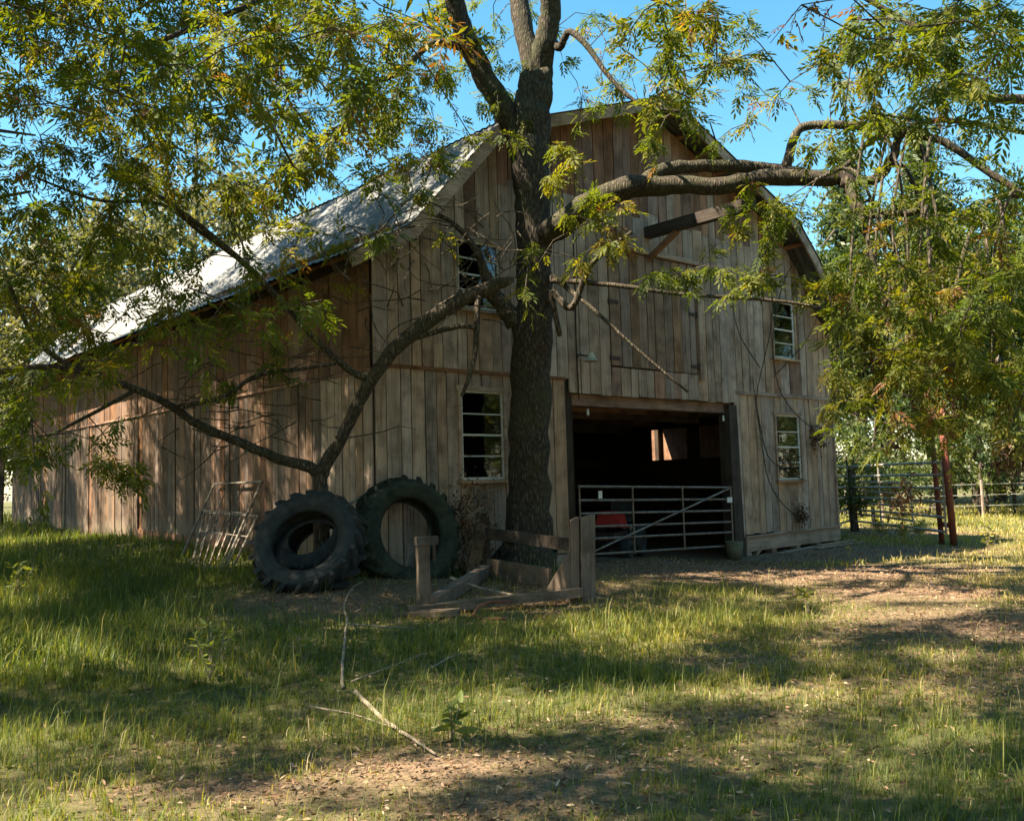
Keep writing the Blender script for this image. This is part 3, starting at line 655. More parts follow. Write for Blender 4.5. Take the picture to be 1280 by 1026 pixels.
for p in hp: p.z = max(p.z, gz(p.x, p.y) + .02)
m = MB(); m.tube(hp, .016, 8); tag(m.build('bent_pipe', M['hose'], None, True), 'rusty red pipe bent into a loop at the foot of the timber stand', 'pipe')
m = MB(); q = [g(563, 738), g(600, 745), g(650, 752)]
for p, h in zip(q, (.16, .10, .06)): p.z += h
m.tube(q, [.02, .018, .014], 7); tag(m.build('stick', M['twig']), 'weathered crooked stick lying across the timber stand', 'stick')

# ------------------------------------------------------------------ corral panels and rusty posts on the right
Ra, Rb = g(1178, 680), g(1193, 682)
K = g(1068, 664)
K = Vector((K.x, K.y, gz(K.x, K.y)))
def corral(name, P, Q, hts, label, dbl=True):
    e = empty(name, P, 0, label, 'fence panel', 'corral fence panels by the barn'); d = Q - P
    for h in hts: m = MB(); m.tube([(0, 0, h), (d.x*.5, d.y*.5, h + .01 + d.z*.5), (d.x, d.y, h + d.z)], .028, 8); m.build('rail', M['galv'], e)
    for f_ in (0.0, .35, 1.0): m = MB(); m.tube([(d.x*f_, d.y*f_ - .03, hts[0] - .04 + d.z*f_), (d.x*f_, d.y*f_ - .03, hts[-1] + .03 + d.z*f_)], .022, 7); m.build('upright', M['galv'], e)
    return e
HT = [.28, .58, .90, 1.18, 1.46, 1.72]
Rp = Vector((Rb.x - .12, Rb.y + .1, Rb.z))
corral('corral_panel', K, Rp, HT, 'sunlit galvanised corral panel between wooden post and rust red posts')
Bc = wld(12.35, .4, 0); Bc.z = gz(Bc.x, Bc.y)
corral('corral_panel', Bc, K + Vector((-.1, .05, 0)), HT, 'short galvanised corral panel next to the barn corner')
K2, R2 = K + Vector((.25, 1.3, 0)), Ra + Vector((-.1, 1.2, 0))
corral('corral_panel', K2, R2, [.45, .75, 1.05, 1.3], 'second rusty corral panel standing just behind the sunlit one')
m = MB(); m.box((0, 0, .8), (.16, .12, 1.7), Matrix.Rotation(.2, 3, 'Z')); w = m.build('fence_post', M['darkz']); w.location = K; tag(w, 'dark wooden post between the two corral panels', 'post')
for P, h, lab in ((Ra, 3.3, 'slim rust red steel post behind its thicker twin at the corral end'), (Rb, 3.25, 'thick rust red steel post at the end of the sunlit corral panel')):
    m = MB(); m.tube([(0, 0, -.2), (-.06, 0, h * .5), (-.12, .0, h)], .055 if P is Ra else .07, 10); o = m.build('steel_post', M['rust'], None, True); o.location = P; tag(o, lab, 'post')
m = MB(); m.beam(Ra + up*.42 + Vector((0, -.06, 0)), Rb + up*.4 + Vector((0, -.08, 0)), .03, .1); tag(m.build('tie_board', M['rust']), 'short rusty crosspiece joining the two red posts', 'board')
# distant wire fence
wf = empty('wire_fence', (12, 31, 0), 0, 'thin wire fence with slim posts far behind the red posts', 'fence')
for k in range(7):
    x = 12 + k*3.4; y = 31 + k*.25; m = MB(); m.tube([(x-12, y-31, gz(x, y) - .1), (x-12, y-31, gz(x, y) + 1.25)], .05, 7); m.build('post', M['greyx'], wf)
for h in (.4, .75, 1.1): m = MB(); m.tube([(k*3.4, k*.25, gz(12+k*3.4, 31+k*.25) + h) for k in range(7)], .012, 5); m.build('wire', M['galv'], wf)
# dark upright board past the far end of the barn
P = at(-6, 660, 24); P.z = gz(P.x, P.y); m = MB(); m.hexa([(-.35,-.03,-.1),(.17,-.03,-.1),(.17,.03,-.1),(-.35,.03,-.1),(-.35,-.03,1.75),(.22,-.03,2.1),(.22,.03,2.1),(-.35,.03,1.75)])
o = m.build('dark_panel', M['darkz']); o.location = P; tag(o, 'dark upright panel standing beyond the far end of the side wall', 'panel')

# ------------------------------------------------------------------ trees: skeletons read from the photograph, depth from where they stand
def smooth_path(pts, rad, sub=4, wob=.02):
    P = [Vector(p) for p in pts]; out = []; ro = []
    for i in range(len(P) - 1):
        p0 = P[max(i-1, 0)]; p1 = P[i]; p2 = P[i+1]; p3 = P[min(i+2, len(P)-1)]
        for k in range(sub):
            t = k / sub
            q = .5 * ((2*p1) + (p2-p0)*t + (2*p0-5*p1+4*p2-p3)*t*t + (3*p1-p0-3*p2+p3)*t**3)
            r_ = rad[i] + (rad[i+1]-rad[i])*t
            out.append(q + Vector((rnd.uniform(-1,1), rnd.uniform(-1,1), rnd.uniform(-1,1))) * r_ * wob * 8); ro.append(r_)
    out.append(P[-1]); ro.append(rad[-1]); return out, ro
def px_path(lst): return [at(a, b, d) for a, b, d, *_ in lst], [e[3] * e[2] / F / 2 for e in lst]      # widths in pixels
TB = g(658, 716); TD = TB.y
tree = empty('shade_tree', TB, 0, 'large shade tree with mossy trunk forking before the barn front', 'tree')
nodes = {'main': [], 'lean': []}
def limb(name, lst, e, mat, key, n=10, jit=.05, sub=5):
    P, r_ = px_path(lst); P, r_ = smooth_path(P, r_, sub, .012)
    nodes[key] += [tuple(p) for p in P]
    o_ = e.location; m = MB(); m.tube([p - o_ for p in P], r_, n, jit); return m.build(name, mat, e, True)
t_ = TD
limb('trunk', [(652, 738, t_, 108), (655, 716, t_, 84), (658, 690, t_, 68), (661, 640, t_, 54), (662, 560, t_, 50), (663, 470, t_, 50), (667, 400, t_, 50), (668, 340, t_, 44), (667, 270, t_, 44), (664, 210, t_, 48), (662, 165, t_, 52), (668, 120, t_-.05, 46), (672, 95, t_-.1, 40)], tree, M['bark'], 'main', 20, .06)
limb('limb', [(664, 190, t_, 44), (640, 155, t_, 34), (622, 125, t_-.1, 30), (600, 85, t_-.2, 28), (580, 40, t_-.3, 26), (565, -10, t_-.5, 24), (545, -90, t_-.8, 20), (500, -200, t_-1.5, 14)], tree, M['bark'], 'main')
limb('limb', [(670, 110, t_, 34), (660, 60, t_+.1, 26), (652, 20, t_+.2, 26), (645, -40, t_+.3, 24), (660, -150, t_+.3, 18), (640, -330, t_, 10)], tree, M['bark'], 'main')
limb('limb', [(672, 105, t_, 36), (680, 60, t_-.2, 30), (688, 20, t_-.3, 28), (690, -30, t_-.5, 26), (720, -150, t_-.8, 20), (760, -320, t_-1, 12)], tree, M['bark'], 'main')
limb('limb', [(668, 300, t_, 30), (705, 278, t_-.3, 34), (745, 250, t_-.5, 30), (790, 234, t_-.6, 30), (840, 232, t_-.7, 24), (900, 232, t_-.8, 22), (960, 222, t_-.8, 22), (1020, 224, t_-.9, 20), (1060, 225, t_-1, 20), (1075, 262, t_-1.2, 14), (1120, 268, t_-1.4, 10), (1160, 260, t_-1.6, 8)], tree, M['bark'], 'main')
limb('limb', [(800, 234, t_-.6, 18), (825, 215, t_-.6, 20), (870, 208, t_-.5, 17), (930, 209, t_-.5, 17), (985, 214, t_-.6, 15), (1060, 226, t_-1, 12)], tree, M['bark'], 'main', 8)
limb('limb', [(982, 212, t_-.6, 14), (992, 175, t_-.6, 12), (1008, 158, t_-.6, 11), (1060, 157, t_-.8, 11), (1095, 160, t_-1, 11), (1130, 165, t_-1.2, 10), (1180, 178, t_-1.4, 10), (1230, 212, t_-1.6, 9), (1280, 245, t_-1.8, 8), (1330, 300, t_-2, 6)], tree, M['bark2'], 'main', 8)
limb('limb', [(1050, 228, t_-1, 14), (1090, 226, t_-1, 14), (1115, 200, t_-1.1, 12), (1128, 168, t_-1.2, 10), (1180, 150, t_-1.2, 8), (1300, 170, t_-1.3, 6)], tree, M['bark2'], 'main', 8)
limb('limb', [(1128, 168, t_-1.2, 9), (1090, 175, t_-1.3, 7), (1060, 205, t_-1.4, 7), (1020, 225, t_-1.5, 5)], tree, M['bark2'], 'main', 7)
limb('limb', [(1010, -40, t_-2.2, 10), (1130, -75, t_-1.8, 15), (1260, -60, t_-1.2, 15), (1345, 20, t_-.8, 15), (1350, 95, t_-.6, 15), (1320, 128, t_-.6, 14), (1280, 125, t_-.6, 13), (1210, 120, t_-.6, 11), (1160, 115, t_-.6, 8)], tree, M['bark2'], 'main', 7)
limb('limb', [(645, 405, t_, 26), (628, 382, t_-.1, 22), (612, 362, t_-.2, 20), (606, 340, t_-.3, 13), (590, 305, t_-.4, 8), (560, 275, t_-.5, 6), (520, 262, t_-.6, 5)], tree, M['bark2'], 'main', 9)
limb('limb', [(690, 50, t_-.2, 12), (700, 60, t_-.4, 10), (712, 40, t_-.6, 9), (735, 60, t_-.8, 8), (765, 100, t_-1, 6), (800, 130, t_-1.2, 5), (850, 140, t_-1.4, 4)], tree, M['bark'], 'main', 7)
limb('limb', [(700, 420, t_-.25, 6), (690, 365, t_-.3, 9), (715, 385, t_-.6, 9), (740, 330, t_-.8, 7), (790, 290, t_-1, 5)], tree, M['bark2'], 'main', 7)
limb('limb', [(690, 350, t_-.2, 10), (720, 352, t_-.6, 7), (780, 358, t_-.9, 6), (850, 368, t_-1, 5), (920, 372, t_-1.1, 5), (1000, 380, t_-1.2, 4), (1060, 395, t_-1.3, 3)], tree, M['bark2'], 'main', 7)
limb('limb', [(690, 345, t_-.2, 8), (740, 385, t_-.8, 5), (800, 440, t_-1, 4), (860, 490, t_-1.1, 3)], tree, M['bark2'], 'main', 6)
limb('limb', [(580, 60, t_-.3, 12), (540, 55, t_-.8, 9), (500, 90, t_-1.2, 8), (460, 110, t_-1.6, 7), (420, 170, t_-2, 5)], tree, M['bark'], 'main', 7)
limb('limb', [(560, -20, t_-.5, 14), (470, -30, t_-1.6, 11), (380, -20, t_-2.6, 9), (280, 20, t_-3.4, 8), (180, 60, t_-4, 6)], tree, M['bark'], 'main', 7)
limb('limb', [(690, -60, t_-.5, 16), (800, -90, t_-1.2, 13), (900, -60, t_-1.8, 10), (1010, -40, t_-2.2, 8), (1120, 20, t_-2.6, 7), (1200, 70, t_-3, 5)], tree, M['bark'], 'main', 7)
limb('limb', [(1280, 245, t_-1.8, 8), (1240, 250, t_-1.9, 7), (1210, 300, t_-2.1, 6), (1190, 380, t_-2.2, 5), (1170, 450, t_-2.3, 4)], tree, M['bark2'], 'main', 6)
limb('limb', [(1075, 262, t_-1.2, 9), (1090, 320, t_-1.4, 6), (1110, 400, t_-1.6, 5), (1090, 460, t_-1.7, 3)], tree, M['bark2'], 'main', 6)
for k in range(16):
    if k == 0:
        nd_ = np.array(nodes['main']); q_ = project(nd_); nd_ = nd_[(q_[:, 0] > 1050) & (q_[:, 0] < 1300) & (q_[:, 1] > 135) & (q_[:, 1] < 290)]
    st_ = nd_[rnd.randrange(len(nd_))]; x0, y0 = project(st_); d0 = st_[1]; sx = rnd.uniform(-45, 60); ln = rnd.uniform(120, 300)
    limb('limb', [(x0, y0, d0, rnd.uniform(4, 6)), (x0 + sx*.5, y0 + rnd.uniform(-4, 12), d0 - .2, 4.5), (x0 + sx, y0 + ln*.35, d0 - .4, 3.6), (x0 + sx*1.25, y0 + ln*.7, d0 - .5, 3.5), (x0 + sx*1.2, y0 + ln, d0 - .55, 2)], tree, M['bark2'], 'main', 6, .05, 4)
# upward crown limbs above the frame
def wlimb(pts, rads, e, mat, key):
    P, r_ = smooth_path(pts, rads, 4, .012); nodes[key] += [tuple(p) for p in P]; m = MB(); m.tube([p - e.location for p in P], r_, 8, .05); return m.build('limb', mat, e, True)
top1 = at(640, -330, t_); top2 = at(760, -320, t_-1); top3 = at(500, -200, t_-1.5)
wlimb([top1, top1 + Vector((-1, -1.5, 2)), top1 + Vector((-3, -3.5, 3))], [.05, .04, .02], tree, M['bark'], 'main')
wlimb([top2, top2 + Vector((.5, -2.5, 1.5)), top2 + Vector((1, -5, 2))], [.06, .04, .02], tree, M['bark'], 'main')
wlimb([top3, top3 + Vector((-2, -2.5, 1.2)), top3 + Vector((-4.5, -4.5, 1.5))], [.08, .05, .02], tree, M['bark'], 'main')
wlimb([top3, top3 + Vector((-.5, -3.5, 1.5)), top3 + Vector((-.2, -7, 2))], [.07, .05, .02], tree, M['bark'], 'main')
# the crooked small tree rooted behind the slumped tyre
lb = g(404, 700); ld = 12.55; lb = at(402, 690, ld); lb.z = gz(lb.x, lb.y)
leanT = empty('crooked_tree', lb, 0, 'small crooked leaning tree rising behind the slumped black tyre', 'tree')
limb('trunk', [(402, 705, ld, 22), (401, 650, ld, 20), (400, 610, ld, 18), (404, 585, ld, 18), (428, 545, ld-.05, 15), (455, 490, ld-.1, 16), (490, 440, ld-.15, 18), (530, 405, ld-.1, 20), (575, 375, ld, 20), (606, 362, ld+.1, 20), (640, 348, ld+.15, 10)], leanT, M['bark2'], 'lean', 10)
limb('limb', [(400, 592, ld, 17), (385, 583, ld-.05, 15), (350, 574, ld-.2, 13), (300, 553, ld-.4, 12), (250, 532, ld-.6, 11), (215, 508, ld-.8, 10), (170, 487, ld-1, 9), (110, 466, ld-1.3, 9), (50, 458, ld-1.6, 8), (-20, 468, ld-1.8, 7)], leanT, M['bark2'], 'lean', 8)
limb('limb', [(470, 475, ld-.1, 10), (440, 465, ld-.2, 9), (400, 430, ld-.4, 8), (350, 375, ld-.7, 8), (300, 325, ld-1, 8), (240, 275, ld-1.3, 7), (190, 240, ld-1.6, 6), (130, 205, ld-1.9, 5)], leanT, M['bark2'], 'lean', 7)
limb('limb', [(300, 325, ld-1, 6), (250, 290, ld-1.2, 5), (200, 255, ld-1.4, 5), (120, 250, ld-1.7, 4), (40, 220, ld-2, 3)], leanT, M['bark2'], 'lean', 6)
limb('limb', [(220, 510, ld-.8, 8), (280, 495, ld-.7, 6), (320, 470, ld-.6, 6), (370, 462, ld-.5, 5), (420, 455, ld-.4, 4)], leanT, M['bark2'], 'lean', 6)
limb('limb', [(110, 466, ld-1.3, 8), (60, 440, ld-1.5, 7), (30, 400, ld-1.7, 6), (10, 350, ld-1.9, 5)], leanT, M['bark2'], 'lean', 6)
limb('limb', [(170, 487, ld-1, 6), (110, 520, ld-1.4, 5), (60, 545, ld-1.7, 4)], leanT, M['bark2'], 'lean', 6)
limb('limb', [(598, 372, ld, 9), (596, 400, ld-.1, 8), (594, 440, ld-.15, 7), (585, 475, ld-.2, 6), (577, 495, ld-.2, 4)], leanT, M['bark2'], 'lean', 7)
limb('limb', [(510, 425, ld-.1, 7), (545, 415, ld-.2, 7), (575, 408, ld-.2, 7), (594, 410, ld-.15, 6)], leanT, M['bark2'], 'lean', 6)

# foliage density read off the photograph, 80 px cells (rows down from y=0), 0 none .. 9 closed
DENS = np.array([[int(c) for c in r] for r in (
    '7888899624883798',
    '5989899424731776',
    '4665676100012222',
    '5532321011022356',
    '6642210010112899',
    '6521000000000799',
    '3100000000000344',
    '1000000000000000')], float)
def dens_at(px, py):
    x = np.clip(px / 80, 0, 15.999); y = np.clip(py / 80, 0, 7.999)
    d = DENS[y.astype(int), x.astype(int)]
    return np.where(py > 640, 0, d)
def in_frame(P):
    q = project(P); return (q[..., 0] > -15) & (q[..., 0] < PW + 15) & (q[..., 1] > -15) & (q[..., 1] < PH + 15), q
LIT = [(1230, 690, 5.0, 3.4), (1240, 740, 2.0, 1.2), (1050, 720, 2.6, .9), (870, 775, 2.2, .55), (800, 790, .9, .8), (60, 830, .8, .9), (40, 750, 1.0, 1.0), (540, 965, .7, .35), (470, 890, .9, .3), (1000, 870, .5, .4), (720, 870, 1.2, .4), (640, 905, .8, .25), (990, 775, 2.0, .5)]
LITP = [(g(a, b), c, d) for a, b, c, d in LIT]
LITP.append((Vector((7.4, 12.6, 0)), 3.0, 2.3)); ts = np.array(to_sun)
def lit_hit(P):                                           # does this point throw its shadow on a sunlit patch of the yard
    k = np.zeros(len(P), bool); Gx = P[:, 0] - ts[0]/ts[2]*P[:, 2]; Gy = P[:, 1] - ts[1]/ts[2]*P[:, 2]
    for c_, rx, ry in LITP: k |= ((Gx - c_.x)/rx)**2 + ((Gy - c_.y)/ry)**2 < 1
    return k
# sprays in view
cl = {'main': [], 'lean': []}
for r_ in range(8):
    for c_ in range(16):
        n = int(round(DENS[r_, c_] ** 1.25 * (2.3 if c_ > 12 and r_ > 2 else 1.6)))
        for _ in range(n):
            px, py = (c_ + rnd.random()) * 80, (r_ + rnd.random()) * 80
            if 905 < px < 1000 and py < 170 and rnd.random() < .55: continue
            if px < 430 and py > 170: d = rnd.uniform(8.2, 12.3); key = 'lean'
            elif py < 165: d = rnd.uniform(6.2, 15.5) if not 480 < px < 1000 else (rnd.uniform(13.4, 16) if 520 < px < 780 else rnd.uniform(8, 15)); key = 'main'
            elif px > 1000: d = rnd.uniform(9.0, 14.5); key = 'main'
            else: d = rnd.uniform(11.0, 12.6); key = 'main' if px > 560 else 'lean'
            if key == 'main' and px < 430 and py > 100: key = 'lean' if rnd.random() < .5 else 'main'
            cl[key].append(at(px, py, d))
# named sprays that stand out against the barn
for px, py, d, k in [(150, 590, 11.6, 'lean'), (165, 575, 11.6, 'lean'), (130, 575, 11.5, 'lean'), (170, 600, 11.6, 'lean'), (145, 580, 11.4, 'lean'), (700, 180, 12.3, 'main'), (690, 230, 12.2, 'main'), (740, 250, 11.9, 'main'), (715, 200, 12.2, 'main'), (815, 175, 12.3, 'main'), (820, 170, 12.2, 'main'),
                     (775, 290, 11.8, 'main'), (760, 300, 11.8, 'main'), (745, 270, 11.8, 'main'), (735, 320, 11.8, 'main'), (830, 335, 11.7, 'main'), (860, 345, 11.7, 'main'), (905, 340, 11.6, 'main'), (930, 345, 11.6, 'main'), (950, 345, 11.6, 'main'), (930, 270, 11.7, 'main'), (960, 255, 11.7, 'main'), (975, 275, 11.7, 'main'),
                     (980, 250, 11.8, 'main'), (340, 450, 12, 'lean'), (350, 430, 12, 'lean'), (280, 470, 12, 'lean'), (290, 400, 12, 'lean'), (260, 405, 12, 'lean'), (380, 360, 12, 'lean'), (30, 520, 10.5, 'lean'), (45, 560, 10.5, 'lean'), (20, 570, 10.5, 'lean'), (60, 550, 10.4, 'lean')]:
    for _ in range(2): cl[k].append(at(px + rnd.uniform(-10, 10), py + rnd.uniform(-8, 8), d + rnd.uniform(-.2, .2)))
def away(infr, c, rad, n):                                  # crown volume out of view, keeping sunlit gaps
    X = npr.normal(size=(n, 3)); X /= np.linalg.norm(X, axis=1)[:, None]; X *= (npr.uniform(.15, 1, n) ** .45)[:, None]
    P = np.array(c) + X * np.array(rad); inf, q = in_frame(P)
    keep = np.where(inf, npr.uniform(0, 9, n) < dens_at(np.nan_to_num(q[:, 0]), np.nan_to_num(q[:, 1])) * infr, True)
    keep &= ~(lit_hit(P) & (npr.uniform(size=n) < .93)) & (P[:, 2] > 3.2)
    L = np.stack([(P - np.array(BO)) @ np.array(BU), (P - np.array(BO)) @ np.array(BV)], 1)
    keep &= ~((L[:, 1] > -.8) & (L[:, 0] > -1.0) & (L[:, 0] < 13) & (P[:, 2] < 9.3))
    return P[keep]
high = np.concatenate([away(.2, (-1.2, 8.0, 9.5), (8.0, 8.0, 4.0), 880), away(.2, (-5.5, 14.5, 11), (4.0, 4.0, 2.2), 330), away(.2, (-3.5, 4.5, 8.5), (4.5, 4.0, 2.5), 250)])  # extra unseen crown volumes added to shade the roof and foreground

# leaf templates: a compound leaf along +x
def template(seed, nl, full):
    r = random.Random(seed); V = []; Fq = []
    L = .27
    for i in range(nl):
        if i == nl - 1: x, ang, sd = L, 0, 0
        else:
            pr = i // 2; sd = 1 if i % 2 else -1; x = L * (.25 + .75 * pr / max(1, (nl - 1) // 2)); ang = sd * r.uniform(.6, .95)
        ll = r.uniform(.085, .12); lw = ll * r.uniform(.26, .34)
        base = Vector((x, sd*.004, -.25*x*x/L)); d = Vector((math.cos(ang), math.sin(ang), r.uniform(-.45, -.05))).normalized()
        sdv = d.cross(Vector((0, 0, 1))).normalized(); n_ = sdv.cross(d); tw = r.uniform(-.5, .5); sdv = sdv*math.cos(tw) + n_*math.sin(tw); n_ = sdv.cross(d)
        b0 = len(V); up_ = n_ * lw * .22
        V += [base, base + d*ll*.35 + sdv*lw*.5 + up_, base + d*ll*.68 + sdv*lw*.36 + up_*.6, base + d*ll, base + d*ll*.68 - sdv*lw*.36 + up_*.6, base + d*ll*.35 - sdv*lw*.5 + up_]
        Fq += [(b0, b0+1, b0+2, b0+3), (b0, b0+3, b0+4, b0+5)]
    return np.array([tuple(v) for v in V]), np.array(Fq)
TPL = [template(s, 9, True) for s in range(5)]; TPL5 = []
for s_ in range(3):                                       # lighter leaves for crowns out of view: one face a leaflet
    v_, f_ = template(20 + s_, 7, True); v4 = v_.reshape(-1, 6, 3); v4 = np.stack([v4[:, 0], (v4[:, 1] + v4[:, 2])/2, v4[:, 3], (v4[:, 4] + v4[:, 5])/2], 1).reshape(-1, 3)
    TPL5.append((v4, np.arange(len(v4)).reshape(-1, 4)))
def frames(D, roll):
    X = D / np.linalg.norm(D, axis=1)[:, None]; Zr = np.array([0, 0, 1.0]); Y = np.cross(np.broadcast_to(Zr, X.shape), X); ln = np.linalg.norm(Y, axis=1)[:, None]; Y = np.where(ln < 1e-3, np.array([0, 1.0, 0]), Y / np.maximum(ln, 1e-3)); Z = np.cross(X, Y)
    c, s = np.cos(roll)[:, None], np.sin(roll)[:, None]; Y2 = Y*c + Z*s; Z2 = -Y*s + Z*c
    return np.stack([X, Y2, Z2], 2)
def leaf_mesh(name, P, D, scale, tint, tpls, mat, parent, roll=.5):
    Vs, Fs, Ts = [], [], []; base = 0; k = npr.integers(0, len(tpls), len(P)); o_ = np.array(parent.location) if parent else np.zeros(3)
    Fm = frames(D, npr.normal(0, roll, len(P)))
    for i, (tv, tf) in enumerate(tpls):
        ix = np.where(k == i)[0]
        if not len(ix): continue
        V = np.einsum('nij,vj->nvi', Fm[ix], tv) * scale[ix][:, None, None] + P[ix][:, None, :] - o_
        nv = len(tv); Fq = tf[None] + (np.arange(len(ix)) * nv)[:, None, None] + base
        tt = np.repeat(np.clip(tint[ix][:, None] + npr.normal(0, .05, (len(ix), len(tf) // (2 if nv == len(tf)*3 else 1))).repeat(6 if nv == len(tf)*3 else 4, axis=1), 0, 1), 1, axis=1)
        Vs.append(V.reshape(-1, 3)); Fs.append(Fq.reshape(-1, 4)); Ts.append(tt.ravel()); base += len(ix) * nv
    ob = mesh_np(name, np.concatenate(Vs), np.concatenate(Fs), mat, parent, {'tint': np.concatenate(Ts)}); tag(ob, kind='stuff'); return ob
def grow(C, nodelist, e, twmat, per=9, name='crown', tpls=TPL, mat=None, lsc=(.5, .88), dry=.0):
    """join every spray to the nearest wood with a thin curved twig, then hang compound leaves along it"""
    nd = np.array(nodelist); C = np.array([tuple(c) for c in C]); dm = np.array([np.min(np.linalg.norm(nd - c, axis=1)) for c in C]); C = C[np.argsort(dm)]
    tw = MB(); o_ = e.location; P, D, T = [], [], []
    cap = len(nd) + len(C) * 3; buf = np.zeros((cap, 3)); buf[:len(nd)] = nd; n = len(nd)
    for c in C:
        dd = np.linalg.norm(buf[:n] - c, axis=1); j = int(np.argmin(dd)); a = Vector(buf[j]); b = Vector(c); L = (b - a).length
        if L < .03: continue
        mid = a.lerp(b, .5) + Vector((rnd.uniform(-.12, .12)*L, rnd.uniform(-.12, .12)*L, rnd.uniform(.0, .16)*L)); tip = b + Vector((rnd.uniform(-.2, .2), rnd.uniform(-.2, .2), rnd.uniform(-.22, .04)))
        r0 = .004 + min(.016, .006 * L)
        tw.tube([a - o_, mid - o_, b - o_, tip - o_], [r0, r0*.8, r0*.5, .0025], 4, 0, False)
        buf[n] = mid; buf[n+1] = b; n += 2
        base_t = min(1, max(0, rnd.gauss(.6, .17)))
        k = per + rnd.randint(-2, 2); dirv = (tip - mid); dirv = dirv.normalized() if dirv.length > .01 else Vector((0, 0, -1))
        for q in range(k):
            f_ = q / max(1, k - 1); p = mid.lerp(b, .3 + .7*f_*2) if f_ < .5 else b.lerp(tip, (f_ - .5)*2)
            if (p - b).length > .55: p = b + (p - b).normalized() * rnd.uniform(.1, .55)
            dv = dirv*.5 + Vector((rnd.gauss(0, .75), rnd.gauss(0, .75), rnd.gauss(-.25, .45)))
            P.append(tuple(p)); D.append(tuple(dv)); T.append(base_t + rnd.gauss(0, .1))
    tw_o = tw.build('twigs', twmat, e); tag(tw_o, kind='stuff')
    P, D, T = np.array(P), np.array(D), np.array(T)
    return leaf_mesh(name, P, D, npr.uniform(*lsc, len(P)), T, tpls, mat or M['leaf'], e)
grow(cl['main'], nodes['main'], tree, M['bark2'], 12)
grow(cl['lean'], nodes['lean'], leanT, M['bark2'], 12)
# the high crown out of view is the same tree's upper foliage, filled out for shade
def high_leaves(C, e, nodelist, tpls=TPL5, per=13):
    return grow([tuple(c) for c in C], nodelist, e, M['bark2'], per, 'upper_crown', tpls, None, (1.3, 1.8))
high_leaves(high, tree, nodes['main'])
# bare dead twigs tangled before the upper left window
dt = MB(); o_ = leanT.location
for k in range(75):
    a = at(rnd.uniform(430, 660), rnd.uniform(255, 400), rnd.uniform(11.9, 12.7)); L = rnd.uniform(.3, 1.1); an = rnd.uniform(0, 6.28); pts = [a]; d = Vector((math.cos(an), rnd.uniform(-.3, .3), math.sin(an)*.7))
    for q in range(5):
        d = (d + Vector((rnd.gauss(0, .28), rnd.gauss(0, .15), rnd.gauss(-.06, .28)))).normalized(); pts.append(pts[-1] + d * L / 5)
    dt.tube([p - o_ for p in pts], [.012, .010, .008, .007, .005, .003], 5, 0, False)
for k in range(60):
    a = at(rnd.uniform(200, 440), rnd.uniform(420, 560), rnd.uniform(11.4, 12.3)); L = rnd.uniform(.3, .9); pts = [a]; d = Vector((rnd.choice((-1, 1)), rnd.uniform(-.3, .3), rnd.uniform(-.5, .3)))
    for q in range(4):
        d = (d + Vector((rnd.gauss(0, .2), rnd.gauss(0, .15), rnd.gauss(-.05, .2)))).normalized(); pts.append(pts[-1] + d * L / 4)
    dt.tube([p - o_ for p in pts], [.010, .008, .007, .005, .003], 5, 0, False)
tag(dt.build('dead_twigs', M['bark2'], leanT), kind='stuff')
# unseen tall trees left of the yard, crowns shaped to shade the side wall
def shade_tree(P, h, rad, n, label, off=(0, 0)):
    P = Vector((P[0], P[1], gz(P[0], P[1]))); e = empty('yard_tree', P, 0, label, 'tree', 'tall trees left of the yard'); nl = []
    m = MB(); pts, r_ = smooth_path([P, P + Vector((.1, 0, h*.3)), P + Vector((-.1, .2, h*.65)), P + Vector((.2, 0, h*.95))], [.34, .26, .18, .05], 5); m.tube([p - P for p in pts], r_, 12, .05); m.build('trunk', M['bark'], e, True); nl += [tuple(p) for p in pts[6:]]
    for k in range(8):
        a = k * 2.4; z0 = h*(.35 + .06*k); st_ = P + Vector((0, .1, z0)); q = [st_, st_ + Vector((math.cos(a)*rad*.4, math.sin(a)*rad*.4, .8)), st_ + Vector((math.cos(a)*rad*.8, math.sin(a)*rad*.8, 1.2))]
        pts, r_ = smooth_path(q, [.1, .06, .02], 4); m = MB(); m.tube([p - P for p in pts], r_, 7, .05); m.build('limb', M['bark'], e, True); nl += [tuple(p) for p in pts]
    C = away(.0, (P.x + off[0], P.y + off[1], h*.68), (rad, rad, h*.36), n); high_leaves(C, e, nl)
shade_tree((-12.0, 14.2), 13, 5.8, 1650, 'tall leafy tree whose boughs hang in beside the side wall', (1.8, -.4))
shade_tree((-18.5, 23.0), 13, 5.0, 760, 'tall leafy tree beyond the far end of the side wall')
shade_tree((-10.5, 6.5), 12, 4.2, 420, 'tall leafy tree over the near left of the yard')

